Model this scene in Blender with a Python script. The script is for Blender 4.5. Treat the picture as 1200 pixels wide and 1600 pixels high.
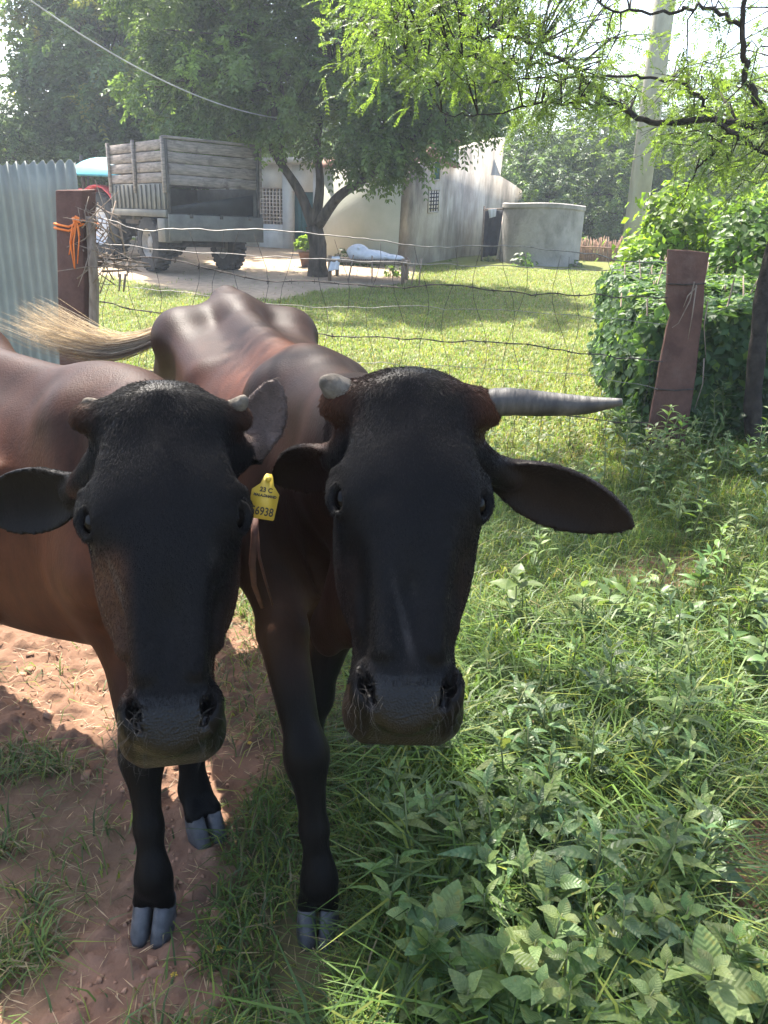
import bpy, math, random
import numpy as np
from mathutils import Vector, Matrix

# ------------------------------------------------------------------ clear
for o in list(bpy.data.objects):
    bpy.data.objects.remove(o)
scene = bpy.context.scene
COL = scene.collection

# ------------------------------------------------------------------ camera
TH = math.radians(20.6)      # pitch below the horizontal
RO = 0.040                   # slight roll of the hand-held phone
CAMH = 1.5
F = 1200.0
_f = np.array([0, math.cos(TH), -math.sin(TH)])
_r0 = np.array([1.0, 0, 0])
_u0 = np.array([0, math.sin(TH), math.cos(TH)])
_r = math.cos(RO) * _r0 + math.sin(RO) * _u0
_u = -math.sin(RO) * _r0 + math.cos(RO) * _u0
CAMP = np.array([0, 0, CAMH])
cd = bpy.data.cameras.new('camera')
cam = bpy.data.objects.new('camera', cd)
COL.objects.link(cam)
cd.sensor_fit = 'HORIZONTAL'
cd.sensor_width = 36.0
cd.lens = 36.0
cd.clip_start = 0.05
cd.clip_end = 2000
M = Matrix.Identity(4)
for i in range(3):
    M[i][0] = _r[i]; M[i][1] = _u[i]; M[i][2] = -_f[i]; M[i][3] = CAMP[i]
cam.matrix_world = M
scene.camera = cam
scene.render.resolution_x = 768
scene.render.resolution_y = 1024

# ------------------------------------------------------------------ world + sun
SUN_AZ = math.radians(-28)     # from +Y (behind the scene), negative = to the left
SUN_EL = math.radians(58)
world = bpy.data.worlds.new('World')
scene.world = world
world.use_nodes = True
wn = world.node_tree
bg = wn.nodes['Background']
sky = wn.nodes.new('ShaderNodeTexSky')
sky.sky_type = 'NISHITA'
sky.sun_disc = False
sky.sun_elevation = SUN_EL
sky.sun_rotation = SUN_AZ
sky.air_density = 1.0
sky.dust_density = 3.0
sky.ozone_density = 1.0
wn.links.new(sky.outputs[0], bg.inputs[0])
bg.inputs[1].default_value = 0.15
sd = bpy.data.lights.new('sun', 'SUN')
sd.energy = 5.0
sd.angle = math.radians(0.55)
sd.color = (1.0, 0.94, 0.84)
sun = bpy.data.objects.new('sun', sd)
COL.objects.link(sun)
SUND = Vector((math.sin(SUN_AZ) * math.cos(SUN_EL), math.cos(SUN_AZ) * math.cos(SUN_EL), math.sin(SUN_EL)))
sun.rotation_euler = (-SUND).to_track_quat('-Z', 'Y').to_euler()
sun.location = (-3, 8, 12)

vs = scene.view_settings
vs.view_transform = 'Standard'
vs.look = 'None'
vs.gamma = 1.0
vs.use_curve_mapping = False
vs.exposure = 2.1
scene.render.engine = 'CYCLES'
scene.cycles.max_bounces = 7
scene.cycles.diffuse_bounces = 3
scene.cycles.glossy_bounces = 2
scene.cycles.transmission_bounces = 4

# ------------------------------------------------------------------ placing helpers
def ray(px, py):
    return _f + (px - 600) / F * _r + (800 - py) / F * _u

def at(px, py, d):
    v = ray(px, py)
    return CAMP + v * (d / v[1])

def vnoise(x, y, seed=0):
    x = np.asarray(x, float); y = np.asarray(y, float)
    xi = np.floor(x).astype(np.int64); yi = np.floor(y).astype(np.int64)
    fx = x - xi; fy = y - yi
    fx = fx * fx * (3 - 2 * fx); fy = fy * fy * (3 - 2 * fy)
    def h(a, b):
        n = (a * 374761393 + b * 668265263 + seed * 974634777) & 0x7fffffff
        n = ((n ^ (n >> 13)) * 1274126177) & 0x7fffffff
        return ((n ^ (n >> 16)) & 0xffff) / 65535.0
    return (h(xi, yi) * (1 - fx) + h(xi + 1, yi) * fx) * (1 - fy) + (h(xi, yi + 1) * (1 - fx) + h(xi + 1, yi + 1) * fx) * fy

def fbm(x, y, seed=0, o=4):
    s = 0; a = 1; t = 0
    for i in range(o):
        s = s + a * vnoise(x * 2 ** i, y * 2 ** i, seed + i); t += a; a *= .5
    return s / t

def gz(x, y):
    x = np.asarray(x, float); y = np.asarray(y, float)
    q = np.clip(y, -20, 60) - 2.2
    z = 0.045 * (np.sqrt(q * q + 0.6) + q) / 2 - 0.005
    z = np.where(y > 20, np.minimum(z, 0.045 * 17.8 + (y - 20) * 0.004), z)
    near = np.exp(-np.maximum(np.hypot(x, y) - 3, 0) / 4)
    z = z + (fbm(x * 1.3, y * 1.3, 3) - .5) * .05 * near + (fbm(x * 7, y * 7, 9, 3) - .5) * .022 * near
    # little bank on the right, under the hedge
    z = z + 0.16 * np.clip((x - 1.15 - 0.05 * y) / 0.8, 0, 1) * np.clip((y - 1.2) / 1.0, 0, 1) * np.clip((9 - y) / 3, 0, 1)
    return z

def gat(px, py):
    v = ray(px, py)
    ts = np.concatenate([np.linspace(.5, 6, 240), np.linspace(6.1, 60, 400)])
    Q = CAMP + v * ts[:, None]
    hit = np.flatnonzero(Q[:, 2] < gz(Q[:, 0], Q[:, 1]))
    i = hit[0] if len(hit) else len(ts) - 1
    t0, t1 = ts[max(i - 1, 0)], ts[i]
    for _ in range(11):
        t = (t0 + t1) / 2; p = CAMP + v * t
        if p[2] < gz(p[0], p[1]): t1 = t
        else: t0 = t
    return CAMP + v * t1

def onground(x, y, dz=0.0):
    return np.array([x, y, float(gz(x, y)) + dz])

def inpoly(x, y, poly):
    x = np.asarray(x); y = np.asarray(y)
    r = np.zeros(x.shape, bool)
    n = len(poly)
    for i in range(n):
        x0, y0 = poly[i]; x1, y1 = poly[(i + 1) % n]
        if y0 == y1: continue
        c = ((y0 > y) != (y1 > y)) & (x < (x1 - x0) * (y - y0) / (y1 - y0) + x0)
        r ^= c
    return r

def nrm(v):
    v = np.asarray(v, float)
    return v / (np.linalg.norm(v, axis=-1, keepdims=True) + 1e-12)

# ------------------------------------------------------------------ mesh builder
class MB:
    def __init__(s):
        s.v = []; s.f = []; s.c = []; s.n = 0
    def add(s, V, Fs, col=None):
        V = np.asarray(V, float).reshape(-1, 3)
        s.v.append(V)
        if not isinstance(Fs, (list, tuple)): Fs = [Fs]
        for Fa in Fs:
            s.f.append(np.asarray(Fa, np.int64) + s.n)
        if col is not None:
            c = np.asarray(col, float)
            if c.ndim == 1: c = np.tile(c, (len(V), 1))
            s.c.append(c)
        s.n += len(V)
        return s
    def box(s, c, size, R=None, col=None):
        sx, sy, sz = [q / 2 for q in size]
        P = np.array([(-sx, -sy, -sz), (sx, -sy, -sz), (sx, sy, -sz), (-sx, sy, -sz), (-sx, -sy, sz), (sx, -sy, sz), (sx, sy, sz), (-sx, sy, sz)])
        if R is not None: P = P @ np.asarray(R, float).T
        return s.add(P + np.asarray(c, float), np.array([(0, 3, 2, 1), (4, 5, 6, 7), (0, 1, 5, 4), (1, 2, 6, 5), (2, 3, 7, 6), (3, 0, 4, 7)]), col)
    def hexa(s, P, col=None):
        return s.add(P, np.array([(0, 3, 2, 1), (4, 5, 6, 7), (0, 1, 5, 4), (1, 2, 6, 5), (2, 3, 7, 6), (3, 0, 4, 7)]), col)
    def prism(s, pts, off, col=None):
        pts = np.asarray(pts, float); n = len(pts)
        V = np.vstack([pts, pts + np.asarray(off, float)])
        q = np.array([(i, (i + 1) % n, n + (i + 1) % n, n + i) for i in range(n)])
        return s.add(V, [q, np.arange(n)[::-1][None], (np.arange(n) + n)[None]], col)
    def tube(s, pts, rad, seg=8, cap=True, flat=1.0, col=None):
        pts = np.asarray(pts, float); n = len(pts)
        rad = np.broadcast_to(np.asarray(rad, float), (n,))
        T = np.gradient(pts, axis=0); T = nrm(T)
        up = np.array([0, 0, 1.0]) if abs(T[0][2]) < .9 else np.array([1.0, 0, 0])
        a = nrm(np.cross(T[0], up)); ring = []
        for i in range(n):
            a = nrm(a - T[i] * np.dot(a, T[i])); b = np.cross(T[i], a)
            an = np.arange(seg) * 2 * math.pi / seg
            ring.append(pts[i] + rad[i] * (np.cos(an)[:, None] * a + flat * np.sin(an)[:, None] * b))
        V = np.vstack(ring)
        i = np.arange(n - 1)[:, None] * seg; j = np.arange(seg)[None]; j2 = (j + 1) % seg
        q = np.stack([i + j, i + j2, i + seg + j2, i + seg + j], -1).reshape(-1, 4)
        fs = [q]
        if cap and seg > 2:
            fs += [np.arange(seg)[::-1][None], (np.arange(seg) + (n - 1) * seg)[None]]
        return s.add(V, fs, col)
    def rings(s, rings, cap=True, col=None):
        n = len(rings); seg = len(rings[0])
        V = np.vstack([np.asarray(r, float) for r in rings])
        i = np.arange(n - 1)[:, None] * seg; j = np.arange(seg)[None]; j2 = (j + 1) % seg
        q = np.stack([i + j, i + j2, i + seg + j2, i + seg + j], -1).reshape(-1, 4)
        fs = [q]
        if cap: fs += [np.arange(seg)[::-1][None], (np.arange(seg) + (n - 1) * seg)[None]]
        return s.add(V, fs, col)
    def mesh(s, name, mat, smooth=False):
        V = np.vstack(s.v)
        me = bpy.data.meshes.new(name)
        me.vertices.add(len(V)); me.vertices.foreach_set('co', V.astype(np.float32).ravel())
        loops = np.concatenate([f.ravel() for f in s.f]).astype(np.int32)
        sizes = np.concatenate([np.full(len(f), f.shape[1]) for f in s.f])
        starts = np.concatenate([[0], np.cumsum(sizes)[:-1]]).astype(np.int32)
        me.loops.add(len(loops)); me.loops.foreach_set('vertex_index', loops)
        me.polygons.add(len(sizes)); me.polygons.foreach_set('loop_start', starts)
        if smooth: me.polygons.foreach_set('use_smooth', np.ones(len(sizes), bool))
        me.update(calc_edges=True)
        if s.c:
            c = np.vstack(s.c)
            a = me.color_attributes.new('Col', 'FLOAT_COLOR', 'POINT')
            a.data.foreach_set('color', np.hstack([c[:, :3], np.ones((len(c), 1))]).astype(np.float32).ravel())
        if mat is not None: me.materials.append(mat)
        return me
    def build(s, name, mat, parent=None, smooth=False):
        return link(name, s.mesh(name, mat, smooth), parent)

def link(name, data, parent=None):
    o = bpy.data.objects.new(name, data); COL.objects.link(o)
    if parent is not None:
        o.parent = parent
        # geometry of parts is given in world coordinates unless the parent sits at the origin
        o.matrix_parent_inverse = parent_world(parent).inverted()
    return o

def parent_world(p):
    m = p.matrix_basis.copy()
    if p.parent is not None:
        m = parent_world(p.parent) @ p.matrix_parent_inverse @ m
    return m

def tag(o, label, cat, group=None):
    o['label'] = label; o['category'] = cat
    if group: o['group'] = group
    return o

def thing(name, label, cat, loc=(0, 0, 0), group=None):
    o = bpy.data.objects.new(name, None); COL.objects.link(o)
    o.empty_display_size = 0.1
    o.location = Vector([float(q) for q in loc])
    return tag(o, label, cat, group)

def bevel(o, w, seg=2):
    m = o.modifiers.new('b', 'BEVEL'); m.width = w; m.segments = seg; m.limit_method = 'ANGLE'
    return o

# ------------------------------------------------------------------ materials
def pmat(name, c1, c2=None, scale=5.0, rough=.7, bump=None, metallic=0., spec=.4, stretch=(1, 1, 1), attr=False, transl=0., tcol=None, contrast=(.35, .65), c3=None, scale3=1.0, th3=(.5, .6), sheen=0., detail=6., var=.35, stretch3=None, rnd=False):
    m = bpy.data.materials.new(name); m.use_nodes = True
    nt = m.node_tree; N = nt.nodes; Lk = nt.links
    p = N['Principled BSDF']
    p.inputs['Roughness'].default_value = rough
    p.inputs['Metallic'].default_value = metallic
    p.inputs['Specular IOR Level'].default_value = spec
    if sheen: p.inputs['Sheen Weight'].default_value = sheen
    tc = N.new('ShaderNodeTexCoord'); mp = N.new('ShaderNodeMapping')
    mp.inputs['Scale'].default_value = stretch
    Lk.new(tc.outputs['Object'], mp.inputs['Vector'])
    nz = N.new('ShaderNodeTexNoise'); nz.inputs['Scale'].default_value = scale; nz.inputs['Detail'].default_value = detail
    nz.inputs['Roughness'].default_value = .6
    Lk.new(mp.outputs[0], nz.inputs['Vector'])
    rmp = N.new('ShaderNodeValToRGB')
    rmp.color_ramp.elements[0].position = contrast[0]; rmp.color_ramp.elements[1].position = contrast[1]
    Lk.new(nz.outputs['Fac'], rmp.inputs[0])
    if attr:
        at_ = N.new('ShaderNodeAttribute'); at_.attribute_name = 'Col'
        rmp.color_ramp.elements[0].color = (1 - var, 1 - var, 1 - var, 1); rmp.color_ramp.elements[1].color = (1 + var, 1 + var, 1 + var, 1)
        mx = N.new('ShaderNodeMix'); mx.data_type = 'RGBA'; mx.blend_type = 'MULTIPLY'; mx.inputs[0].default_value = 1
        Lk.new(at_.outputs['Color'], mx.inputs[6]); Lk.new(rmp.outputs[0], mx.inputs[7])
        csock = mx.outputs[2]
    else:
        c2 = c2 or c1
        rmp.color_ramp.elements[0].color = (*c1, 1); rmp.color_ramp.elements[1].color = (*c2, 1)
        csock = rmp.outputs[0]
    if c3 is not None:
        mp3 = N.new('ShaderNodeMapping'); mp3.inputs['Scale'].default_value = stretch3 or (1, 1, 1)
        Lk.new(tc.outputs['Object'], mp3.inputs['Vector'])
        n3 = N.new('ShaderNodeTexNoise'); n3.inputs['Scale'].default_value = scale3; n3.inputs['Detail'].default_value = 8; n3.inputs['Roughness'].default_value = .65
        Lk.new(mp3.outputs[0], n3.inputs['Vector'])
        r3 = N.new('ShaderNodeValToRGB'); r3.color_ramp.elements[0].position = th3[0]; r3.color_ramp.elements[1].position = th3[1]
        Lk.new(n3.outputs['Fac'], r3.inputs[0])
        m3 = N.new('ShaderNodeMix'); m3.data_type = 'RGBA'
        Lk.new(r3.outputs[0], m3.inputs[0]); Lk.new(csock, m3.inputs[6]); m3.inputs[7].default_value = (*c3, 1)
        csock = m3.outputs[2]
    if rnd:
        oi = N.new('ShaderNodeObjectInfo'); hsv = N.new('ShaderNodeHueSaturation')
        m1 = N.new('ShaderNodeMapRange'); m1.inputs[3].default_value = .465; m1.inputs[4].default_value = .515
        m2 = N.new('ShaderNodeMath'); m2.operation = 'FRACT'; m2b = N.new('ShaderNodeMath'); m2b.operation = 'MULTIPLY'; m2b.inputs[1].default_value = 17.3
        m3_ = N.new('ShaderNodeMapRange'); m3_.inputs[3].default_value = .62; m3_.inputs[4].default_value = 1.4
        Lk.new(oi.outputs['Random'], m1.inputs[0]); Lk.new(m1.outputs[0], hsv.inputs['Hue'])
        Lk.new(oi.outputs['Random'], m2b.inputs[0]); Lk.new(m2b.outputs[0], m2.inputs[0]); Lk.new(m2.outputs[0], m3_.inputs[0]); Lk.new(m3_.outputs[0], hsv.inputs['Value'])
        Lk.new(csock, hsv.inputs['Color']); csock = hsv.outputs[0]
    Lk.new(csock, p.inputs['Base Color'])
    if bump:
        nb = N.new('ShaderNodeTexNoise'); nb.inputs['Scale'].default_value = bump[0]; nb.inputs['Detail'].default_value = 5
        Lk.new(mp.outputs[0], nb.inputs['Vector'])
        b = N.new('ShaderNodeBump'); b.inputs['Strength'].default_value = bump[1]; b.inputs['Distance'].default_value = bump[2] if len(bump) > 2 else .01
        Lk.new(nb.outputs['Fac'], b.inputs['Height']); Lk.new(b.outputs[0], p.inputs['Normal'])
    if rnd:
        sx = N.new('ShaderNodeSeparateXYZ'); Lk.new(tc.outputs['Object'], sx.inputs[0])
        ab = N.new('ShaderNodeMath'); ab.operation = 'ABSOLUTE'; Lk.new(sx.outputs['Y'], ab.inputs[0])
        ma = N.new('ShaderNodeMath'); ma.operation = 'MULTIPLY_ADD'; ma.inputs[1].default_value = -.8; Lk.new(ab.outputs[0], ma.inputs[0]); Lk.new(sx.outputs['X'], ma.inputs[2])
        mm = N.new('ShaderNodeMath'); mm.operation = 'MULTIPLY'; mm.inputs[1].default_value = 48; Lk.new(ma.outputs[0], mm.inputs[0])
        sn = N.new('ShaderNodeMath'); sn.operation = 'SINE'; Lk.new(mm.outputs[0], sn.inputs[0])
        pw = N.new('ShaderNodeMath'); pw.operation = 'GREATER_THAN'; pw.inputs[1].default_value = .75; Lk.new(sn.outputs[0], pw.inputs[0])
        bb = N.new('ShaderNodeBump'); bb.inputs['Strength'].default_value = .22; bb.inputs['Distance'].default_value = .01; bb.invert = True
        Lk.new(sn.outputs[0], bb.inputs['Height']); Lk.new(bb.outputs[0], p.inputs['Normal'])
    if transl:
        t = N.new('ShaderNodeBsdfTranslucent')
        if tcol is not None:
            mt = N.new('ShaderNodeMix'); mt.data_type = 'RGBA'; mt.blend_type = 'MULTIPLY'; mt.inputs[0].default_value = 1
            Lk.new(csock, mt.inputs[6]); mt.inputs[7].default_value = (*tcol, 1)
            Lk.new(mt.outputs[2], t.inputs['Color'])
        else:
            Lk.new(csock, t.inputs['Color'])
        ms = N.new('ShaderNodeMixShader'); ms.inputs[0].default_value = transl
        Lk.new(p.outputs[0], ms.inputs[1]); Lk.new(t.outputs[0], ms.inputs[2])
        Lk.new(ms.outputs[0], N['Material Output'].inputs['Surface'])
    return m

LEAF_T = (1.8, 1.75, .85)
MAT = dict(
    ground=pmat('ground', None, attr=True, scale=9, rough=.95, bump=(28, .55, .02), spec=.1, var=.3, detail=8, contrast=(.25, .75)),
    grass=pmat('grass', None, attr=True, scale=3, rough=.5, spec=.35, transl=.38, tcol=LEAF_T, var=.2),
    leaf=pmat('leaf', None, attr=True, scale=3, rough=.5, spec=.35, transl=.5, tcol=LEAF_T, var=.2),
    weed=pmat('weed', (.070, .125, .032), (.11, .175, .048), scale=6, rough=.5, spec=.35, transl=.3, tcol=LEAF_T, bump=(60, .3, .004), c3=(.15, .16, .04), scale3=2.2, th3=(.60, .72), rnd=True),
    weed_pale=pmat('weed_pale', (.095, .15, .05), (.14, .20, .07), scale=6, rough=.55, spec=.3, transl=.3, tcol=LEAF_T, bump=(60, .3, .004), c3=(.15, .16, .04), scale3=2.2, th3=(.60, .72), rnd=True),
    weed_dark=pmat('weed_dark', (.050, .098, .034), (.08, .14, .05), scale=6, rough=.45, spec=.4, transl=.25, tcol=LEAF_T, bump=(60, .3, .004), c3=(.15, .16, .04), scale3=2.2, th3=(.60, .72), rnd=True),
    stem=pmat('stem', (.10, .13, .04), (.16, .17, .07), scale=20, rough=.6),
    bark=pmat('bark', (.035, .028, .022), (.10, .08, .06), scale=12, rough=.95, bump=(30, 1., .03), stretch=(1, 1, .25), spec=.1),
    bark_dark=pmat('bark_dark', (.018, .015, .013), (.05, .042, .035), scale=14, rough=.95, bump=(40, 1., .01), spec=.1),
    sandstone=pmat('sandstone', (.085, .045, .036), (.13, .070, .054), scale=9, rough=.9, bump=(70, .7, .006), c3=(.15, .10, .08), scale3=3.5, th3=(.55, .75), spec=.15),
    zinc=pmat('zinc', (.19, .205, .18), (.26, .275, .24), scale=2.5, rough=.7, metallic=.1, bump=(40, .15, .004), c3=(.17, .165, .14), scale3=3.2, th3=(.46, .75), stretch3=(3, 3, .3)),
    twig=pmat('twig', (.14, .10, .07), (.28, .22, .17), scale=30, rough=.9, bump=(90, .8, .004), stretch=(1, 1, .3)),
    rope=pmat('rope', (.75, .17, .03), (.85, .26, .06), scale=40, rough=.7, bump=(120, .8, .003)),
    wire=pmat('wire', (.16, .15, .14), (.30, .28, .26), scale=30, rough=.6, metallic=.6),
    wire_dark=pmat('wire_dark', (.03, .025, .022), (.09, .07, .06), scale=30, rough=.8, metallic=.3),
    plank=pmat('plank', (.15, .128, .115), (.31, .265, .235), scale=5, rough=.9, bump=(40, .6, .008), stretch=(1, 1, 7), spec=.15, c3=(.07, .05, .045), scale3=3, th3=(.56, .72)),
    drab=pmat('drab', (.085, .082, .07), (.14, .135, .115), scale=4, rough=.6, bump=(30, .2, .004), c3=(.13, .10, .08), scale3=6, th3=(.6, .75), spec=.35),
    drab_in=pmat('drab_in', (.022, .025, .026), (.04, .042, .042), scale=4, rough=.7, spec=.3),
    rubber=pmat('rubber', (.014, .014, .014), (.04, .037, .034), scale=8, rough=.85, bump=(40, .3, .004)),
    rim=pmat('rim', (.16, .15, .14), (.27, .25, .22), scale=8, rough=.65, metallic=.2),
    steel=pmat('steel', (.045, .043, .04), (.10, .09, .08), scale=8, rough=.65, metallic=.4),
    red=pmat('red', (.48, .025, .035), (.56, .045, .05), scale=6, rough=.4),
    blue=pmat('blue', (.03, .22, .28), (.045, .27, .34), scale=3, rough=.6),
    white_wall=pmat('white_wall', (.50, .50, .48), (.62, .61, .58), scale=2.5, rough=.9, bump=(30, .3, .008), c3=(.34, .30, .25), scale3=1.6, th3=(.56, .8), stretch3=(1, 1, .5)),
    green_wall=pmat('green_wall', (.42, .43, .36), (.50, .50, .43), scale=1.6, rough=.9, bump=(30, .3, .008), c3=(.44, .42, .33), scale3=.8, th3=(.58, .75)),
    stain_wall=pmat('stain_wall', (.34, .29, .235), (.50, .45, .38), scale=2.2, rough=.95, bump=(22, .5, .012), c3=(.13, .112, .097), scale3=1.5, th3=(.44, .70), stretch=(1, 1, .7), stretch3=(1.1, 1.1, .33)),
    tank=pmat('tank', (.20, .19, .165), (.32, .30, .27), scale=2.2, rough=.95, bump=(20, .6, .02), c3=(.10, .092, .08), scale3=1.5, th3=(.52, .74), stretch3=(1, 1, .6)),
    tile=pmat('tile', (.22, .12, .09), (.34, .2, .15), scale=7, rough=.9, bump=(40, .4, .006)),
    teal=pmat('teal', (.012, .07, .075), (.02, .10, .105), scale=4, rough=.55),
    dark=pmat('dark', (.012, .012, .014), (.022, .022, .025), scale=4, rough=.9),
    black_cloth=pmat('black_cloth', (.02, .022, .03), (.035, .038, .05), scale=8, rough=.9, bump=(14, .6, .02)),
    jali=pmat('jali', (.50, .43, .38), (.60, .52, .46), scale=8, rough=.9),
    concrete=pmat('concrete', (.30, .29, .24), (.42, .40, .33), scale=5, rough=.9, bump=(40, .5, .01), stretch=(1, 1, .5), c3=(.24, .22, .18), scale3=2.4, th3=(.54, .74), stretch3=(1, 1, .4)),
    apron=pmat('apron', (.36, .31, .25), (.44, .39, .33), scale=2, rough=.95),
    thatch=pmat('thatch', (.22, .13, .08), (.40, .26, .17), scale=14, rough=.95),
    wood=pmat('wood', (.16, .11, .075), (.28, .21, .15), scale=12, rough=.85, bump=(50, .5, .004), stretch=(1, 1, .2)),
    cloth=pmat('cloth', (.50, .51, .54), (.62, .62, .64), scale=6, rough=.9, bump=(12, .6, .03)),
    skin=pmat('skin', (.13, .07, .045), (.16, .09, .06), rough=.6),
    hair_black=pmat('hair_black', (.012, .01, .01), (.02, .018, .016), rough=.6),
    pot=pmat('pot', (.12, .07, .05), (.18, .10, .07), rough=.85),
    yellow=pmat('yellow', (.46, .30, .03), (.56, .38, .05), scale=30, rough=.5, c3=(.38, .26, .05), scale3=60, th3=(.58, .75)),
    ink=pmat('ink', (.02, .015, .012), (.04, .03, .02), rough=.7),
    cable=pmat('cable', (.30, .30, .30), (.45, .45, .45), rough=.6),
    brick=pmat('brick', (.24, .12, .09), (.35, .19, .14), scale=9, rough=.95, bump=(50, .6, .006)),
    stone=pmat('stone', (.20, .15, .12), (.34, .26, .21), scale=12, rough=.95, bump=(40, .8, .01)),
    clod=pmat('clod', (.22, .12, .075), (.34, .20, .13), scale=20, rough=.98, bump=(60, .8, .01), spec=.1),
    strap=pmat('strap', (.06, .026, .02), (.11, .05, .036), scale=40, rough=.7, bump=(90, .5, .003)),
)
# ------------------------------------------------------------------ the ground
def gpoly(pts):
    return [tuple(gat(*p)[:2]) for p in pts]
POLY_BARE = gpoly([(-60, 950), (140, 965), (390, 965), (545, 1040), (545, 1110), (440, 1190), (350, 1330), (345, 1420), (370, 1500), (330, 1640), (40, 1640), (110, 1500), (200, 1400), (215, 1300), (140, 1230), (70, 1170), (-60, 1150)])
POLY_LEFT = gpoly([(-300, 900), (150, 950), (420, 1200), (340, 1420), (350, 1680), (-300, 1680)])
POLY_BR = [gpoly([(1100, 1300), (1230, 1240), (1260, 1560), (1180, 1560), (1080, 1440)]), gpoly([(940, 885), (1010, 865), (1100, 872), (1110, 925), (1020, 925), (950, 915)])]
POLY_SAND = gpoly([(-100, 440), (165, 432), (260, 452), (420, 470), (520, 452), (640, 444), (650, 425), (650, 405), (-100, 372)])
POLY_TRACK = gpoly([(150, 600), (240, 575), (330, 600), (420, 640), (420, 960), (-200, 960), (-200, 600)])

def soft(x, y, poly, w=.06, n=6):
    """share of jittered samples inside the polygon: a ragged edge"""
    jx = (fbm(x * 9, y * 9, 31, 3) - .5) * w * 3; jy = (fbm(x * 9, y * 9, 57, 3) - .5) * w * 3
    s = 0
    for k in range(n):
        a = k * 2.4
        r = w * math.sqrt((k + .5) / n)
        s = s + inpoly(x + jx + r * math.cos(a), y + jy + r * math.sin(a), poly)
    return s / n

def masks(x, y):
    bare = soft(x, y, POLY_BARE, .05)
    left = soft(x, y, POLY_LEFT, .06)
    br = np.maximum(soft(x, y, POLY_BR[0], .05), .8 * soft(x, y, POLY_BR[1], .05))
    sand = np.maximum(soft(x, y, POLY_SAND, .10), (y > 16) * (x < .2))
    track = soft(x, y, POLY_TRACK, .08) * .5
    return bare, left, br, sand, track

def axis(lo, hi, flo, fhi, fine, coarse, grow=1.12):
    c = list(np.arange(flo, fhi + fine * .5, fine))
    s = fine; q = fhi
    while q < hi:
        s = min(s * grow, coarse); q += s; c.append(q)
    s = fine; q = flo; pre = []
    while q > lo:
        s = min(s * grow, coarse); q -= s; pre.append(q)
    return np.array(pre[::-1] + c)

gx = axis(-130, 130, -1.6, 1.6, .014, 40, 1.06)
gy = axis(-30, 150, .75, 3.2, .014, 40, 1.05)
GX, GY = np.meshgrid(gx, gy)
GZ = gz(GX, GY)
# trodden earth: clods and hoof prints close to the camera
cl = fbm(GX * 30, GY * 30, 77, 3)
bare, left, br, sand, track = masks(GX, GY)
fade = np.exp(-np.maximum(GY - 2.5, 0)) * (np.abs(GX) < 3)
GZ = GZ + fade * np.maximum(bare, br) * (np.clip(cl - .52, 0, 1) * .10 - np.clip(.4 - fbm(GX * 8, GY * 8, 12, 2), 0, 1) * .09)
dirt = np.array([.205, .115, .074]); dirt2 = np.array([.135, .080, .054]); lawn = np.array([.12, .14, .035]); sandc = np.array([.34, .26, .18]); soil = np.array([.10, .075, .045])
n1 = fbm(GX * 3, GY * 3, 5)[..., None]
dc = dirt * n1 + dirt2 * (1 - n1)
c = lawn * (1 - .4 * n1) + soil * .4 * n1
near = np.clip((4.2 - GY) / 1.0, 0, 1)[..., None]
c = c * (1 - near) + (soil * .7 + lawn * .2) * near
c = c * (1 - left[..., None] * .75) + dc * left[..., None] * .75
c = c * (1 - track[..., None]) + dc * track[..., None]
m = np.maximum(bare, br)[..., None]
c = c * (1 - m) + dc * m
s_ = sand[..., None]
c = c * (1 - s_) + sandc * (.7 + .5 * n1) * s_
ny, nx = GX.shape
idx = np.arange(nx * ny).reshape(ny, nx)
q = np.stack([idx[:-1, :-1], idx[:-1, 1:], idx[1:, 1:], idx[1:, :-1]], -1).reshape(-1, 4)
g = MB().add(np.stack([GX, GY, GZ], -1).reshape(-1, 3), q, c.reshape(-1, 3)).build('ground', MAT['ground'], None, True)
g['kind'] = 'structure'
# ------------------------------------------------------------------ the house
K = at(637, 418, 17.0)
HX = nrm(np.array([-.906, .422, 0])); HY = np.array([.422, .906, 0])
HZ0 = float(gz(K[0], K[1])) - .25
def HP(u, v, z): return np.array([K[0], K[1], 0]) + HX * u + HY * v + np.array([0, 0, z])
def on_plane(px, py, p0, n):
    v = ray(px, py); return CAMP + v * (((p0 - CAMP) @ n) / (v @ n))
def wall_box(mb, u0, u1, v0, v1, z0, z1):
    mb.hexa([HP(u0, v0, z0), HP(u1, v0, z0), HP(u1, v1, z0), HP(u0, v1, z0), HP(u0, v0, z1), HP(u1, v0, z1), HP(u1, v1, z1), HP(u0, v1, z1)])
    return mb
house = thing('house', 'low whitewashed farmhouse with stained gable wall behind the lawn', 'house', HP(2, 3, HZ0 + .25))
ztop = at(649, 262, 17.0)[2]
wall_box(MB(), .26, 2.13, 0, .25, HZ0, ztop).build('front_wall', MAT['green_wall'], house)
wall_box(MB(), 1.9, 2.13, .26, 2.0, HZ0, ztop).build('side_wall', MAT['stain_wall'], house)
# gable wall: stained, stepping up to a tall stair wall
gp = [on_plane(px, py, HP(0, 0, 0), HX) for px, py in ((637, 430), (648, 262), (664, 253), (681, 247), (706, 255), (708, 240), (735, 229), (762, 221), (789, 215), (782, 275), (800, 286), (816, 298), (812, 335), (806, 425))]
gw = MB().prism(gp, HX * .26)
gw.build('gable_wall', MAT['stain_wall'], house)
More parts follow.
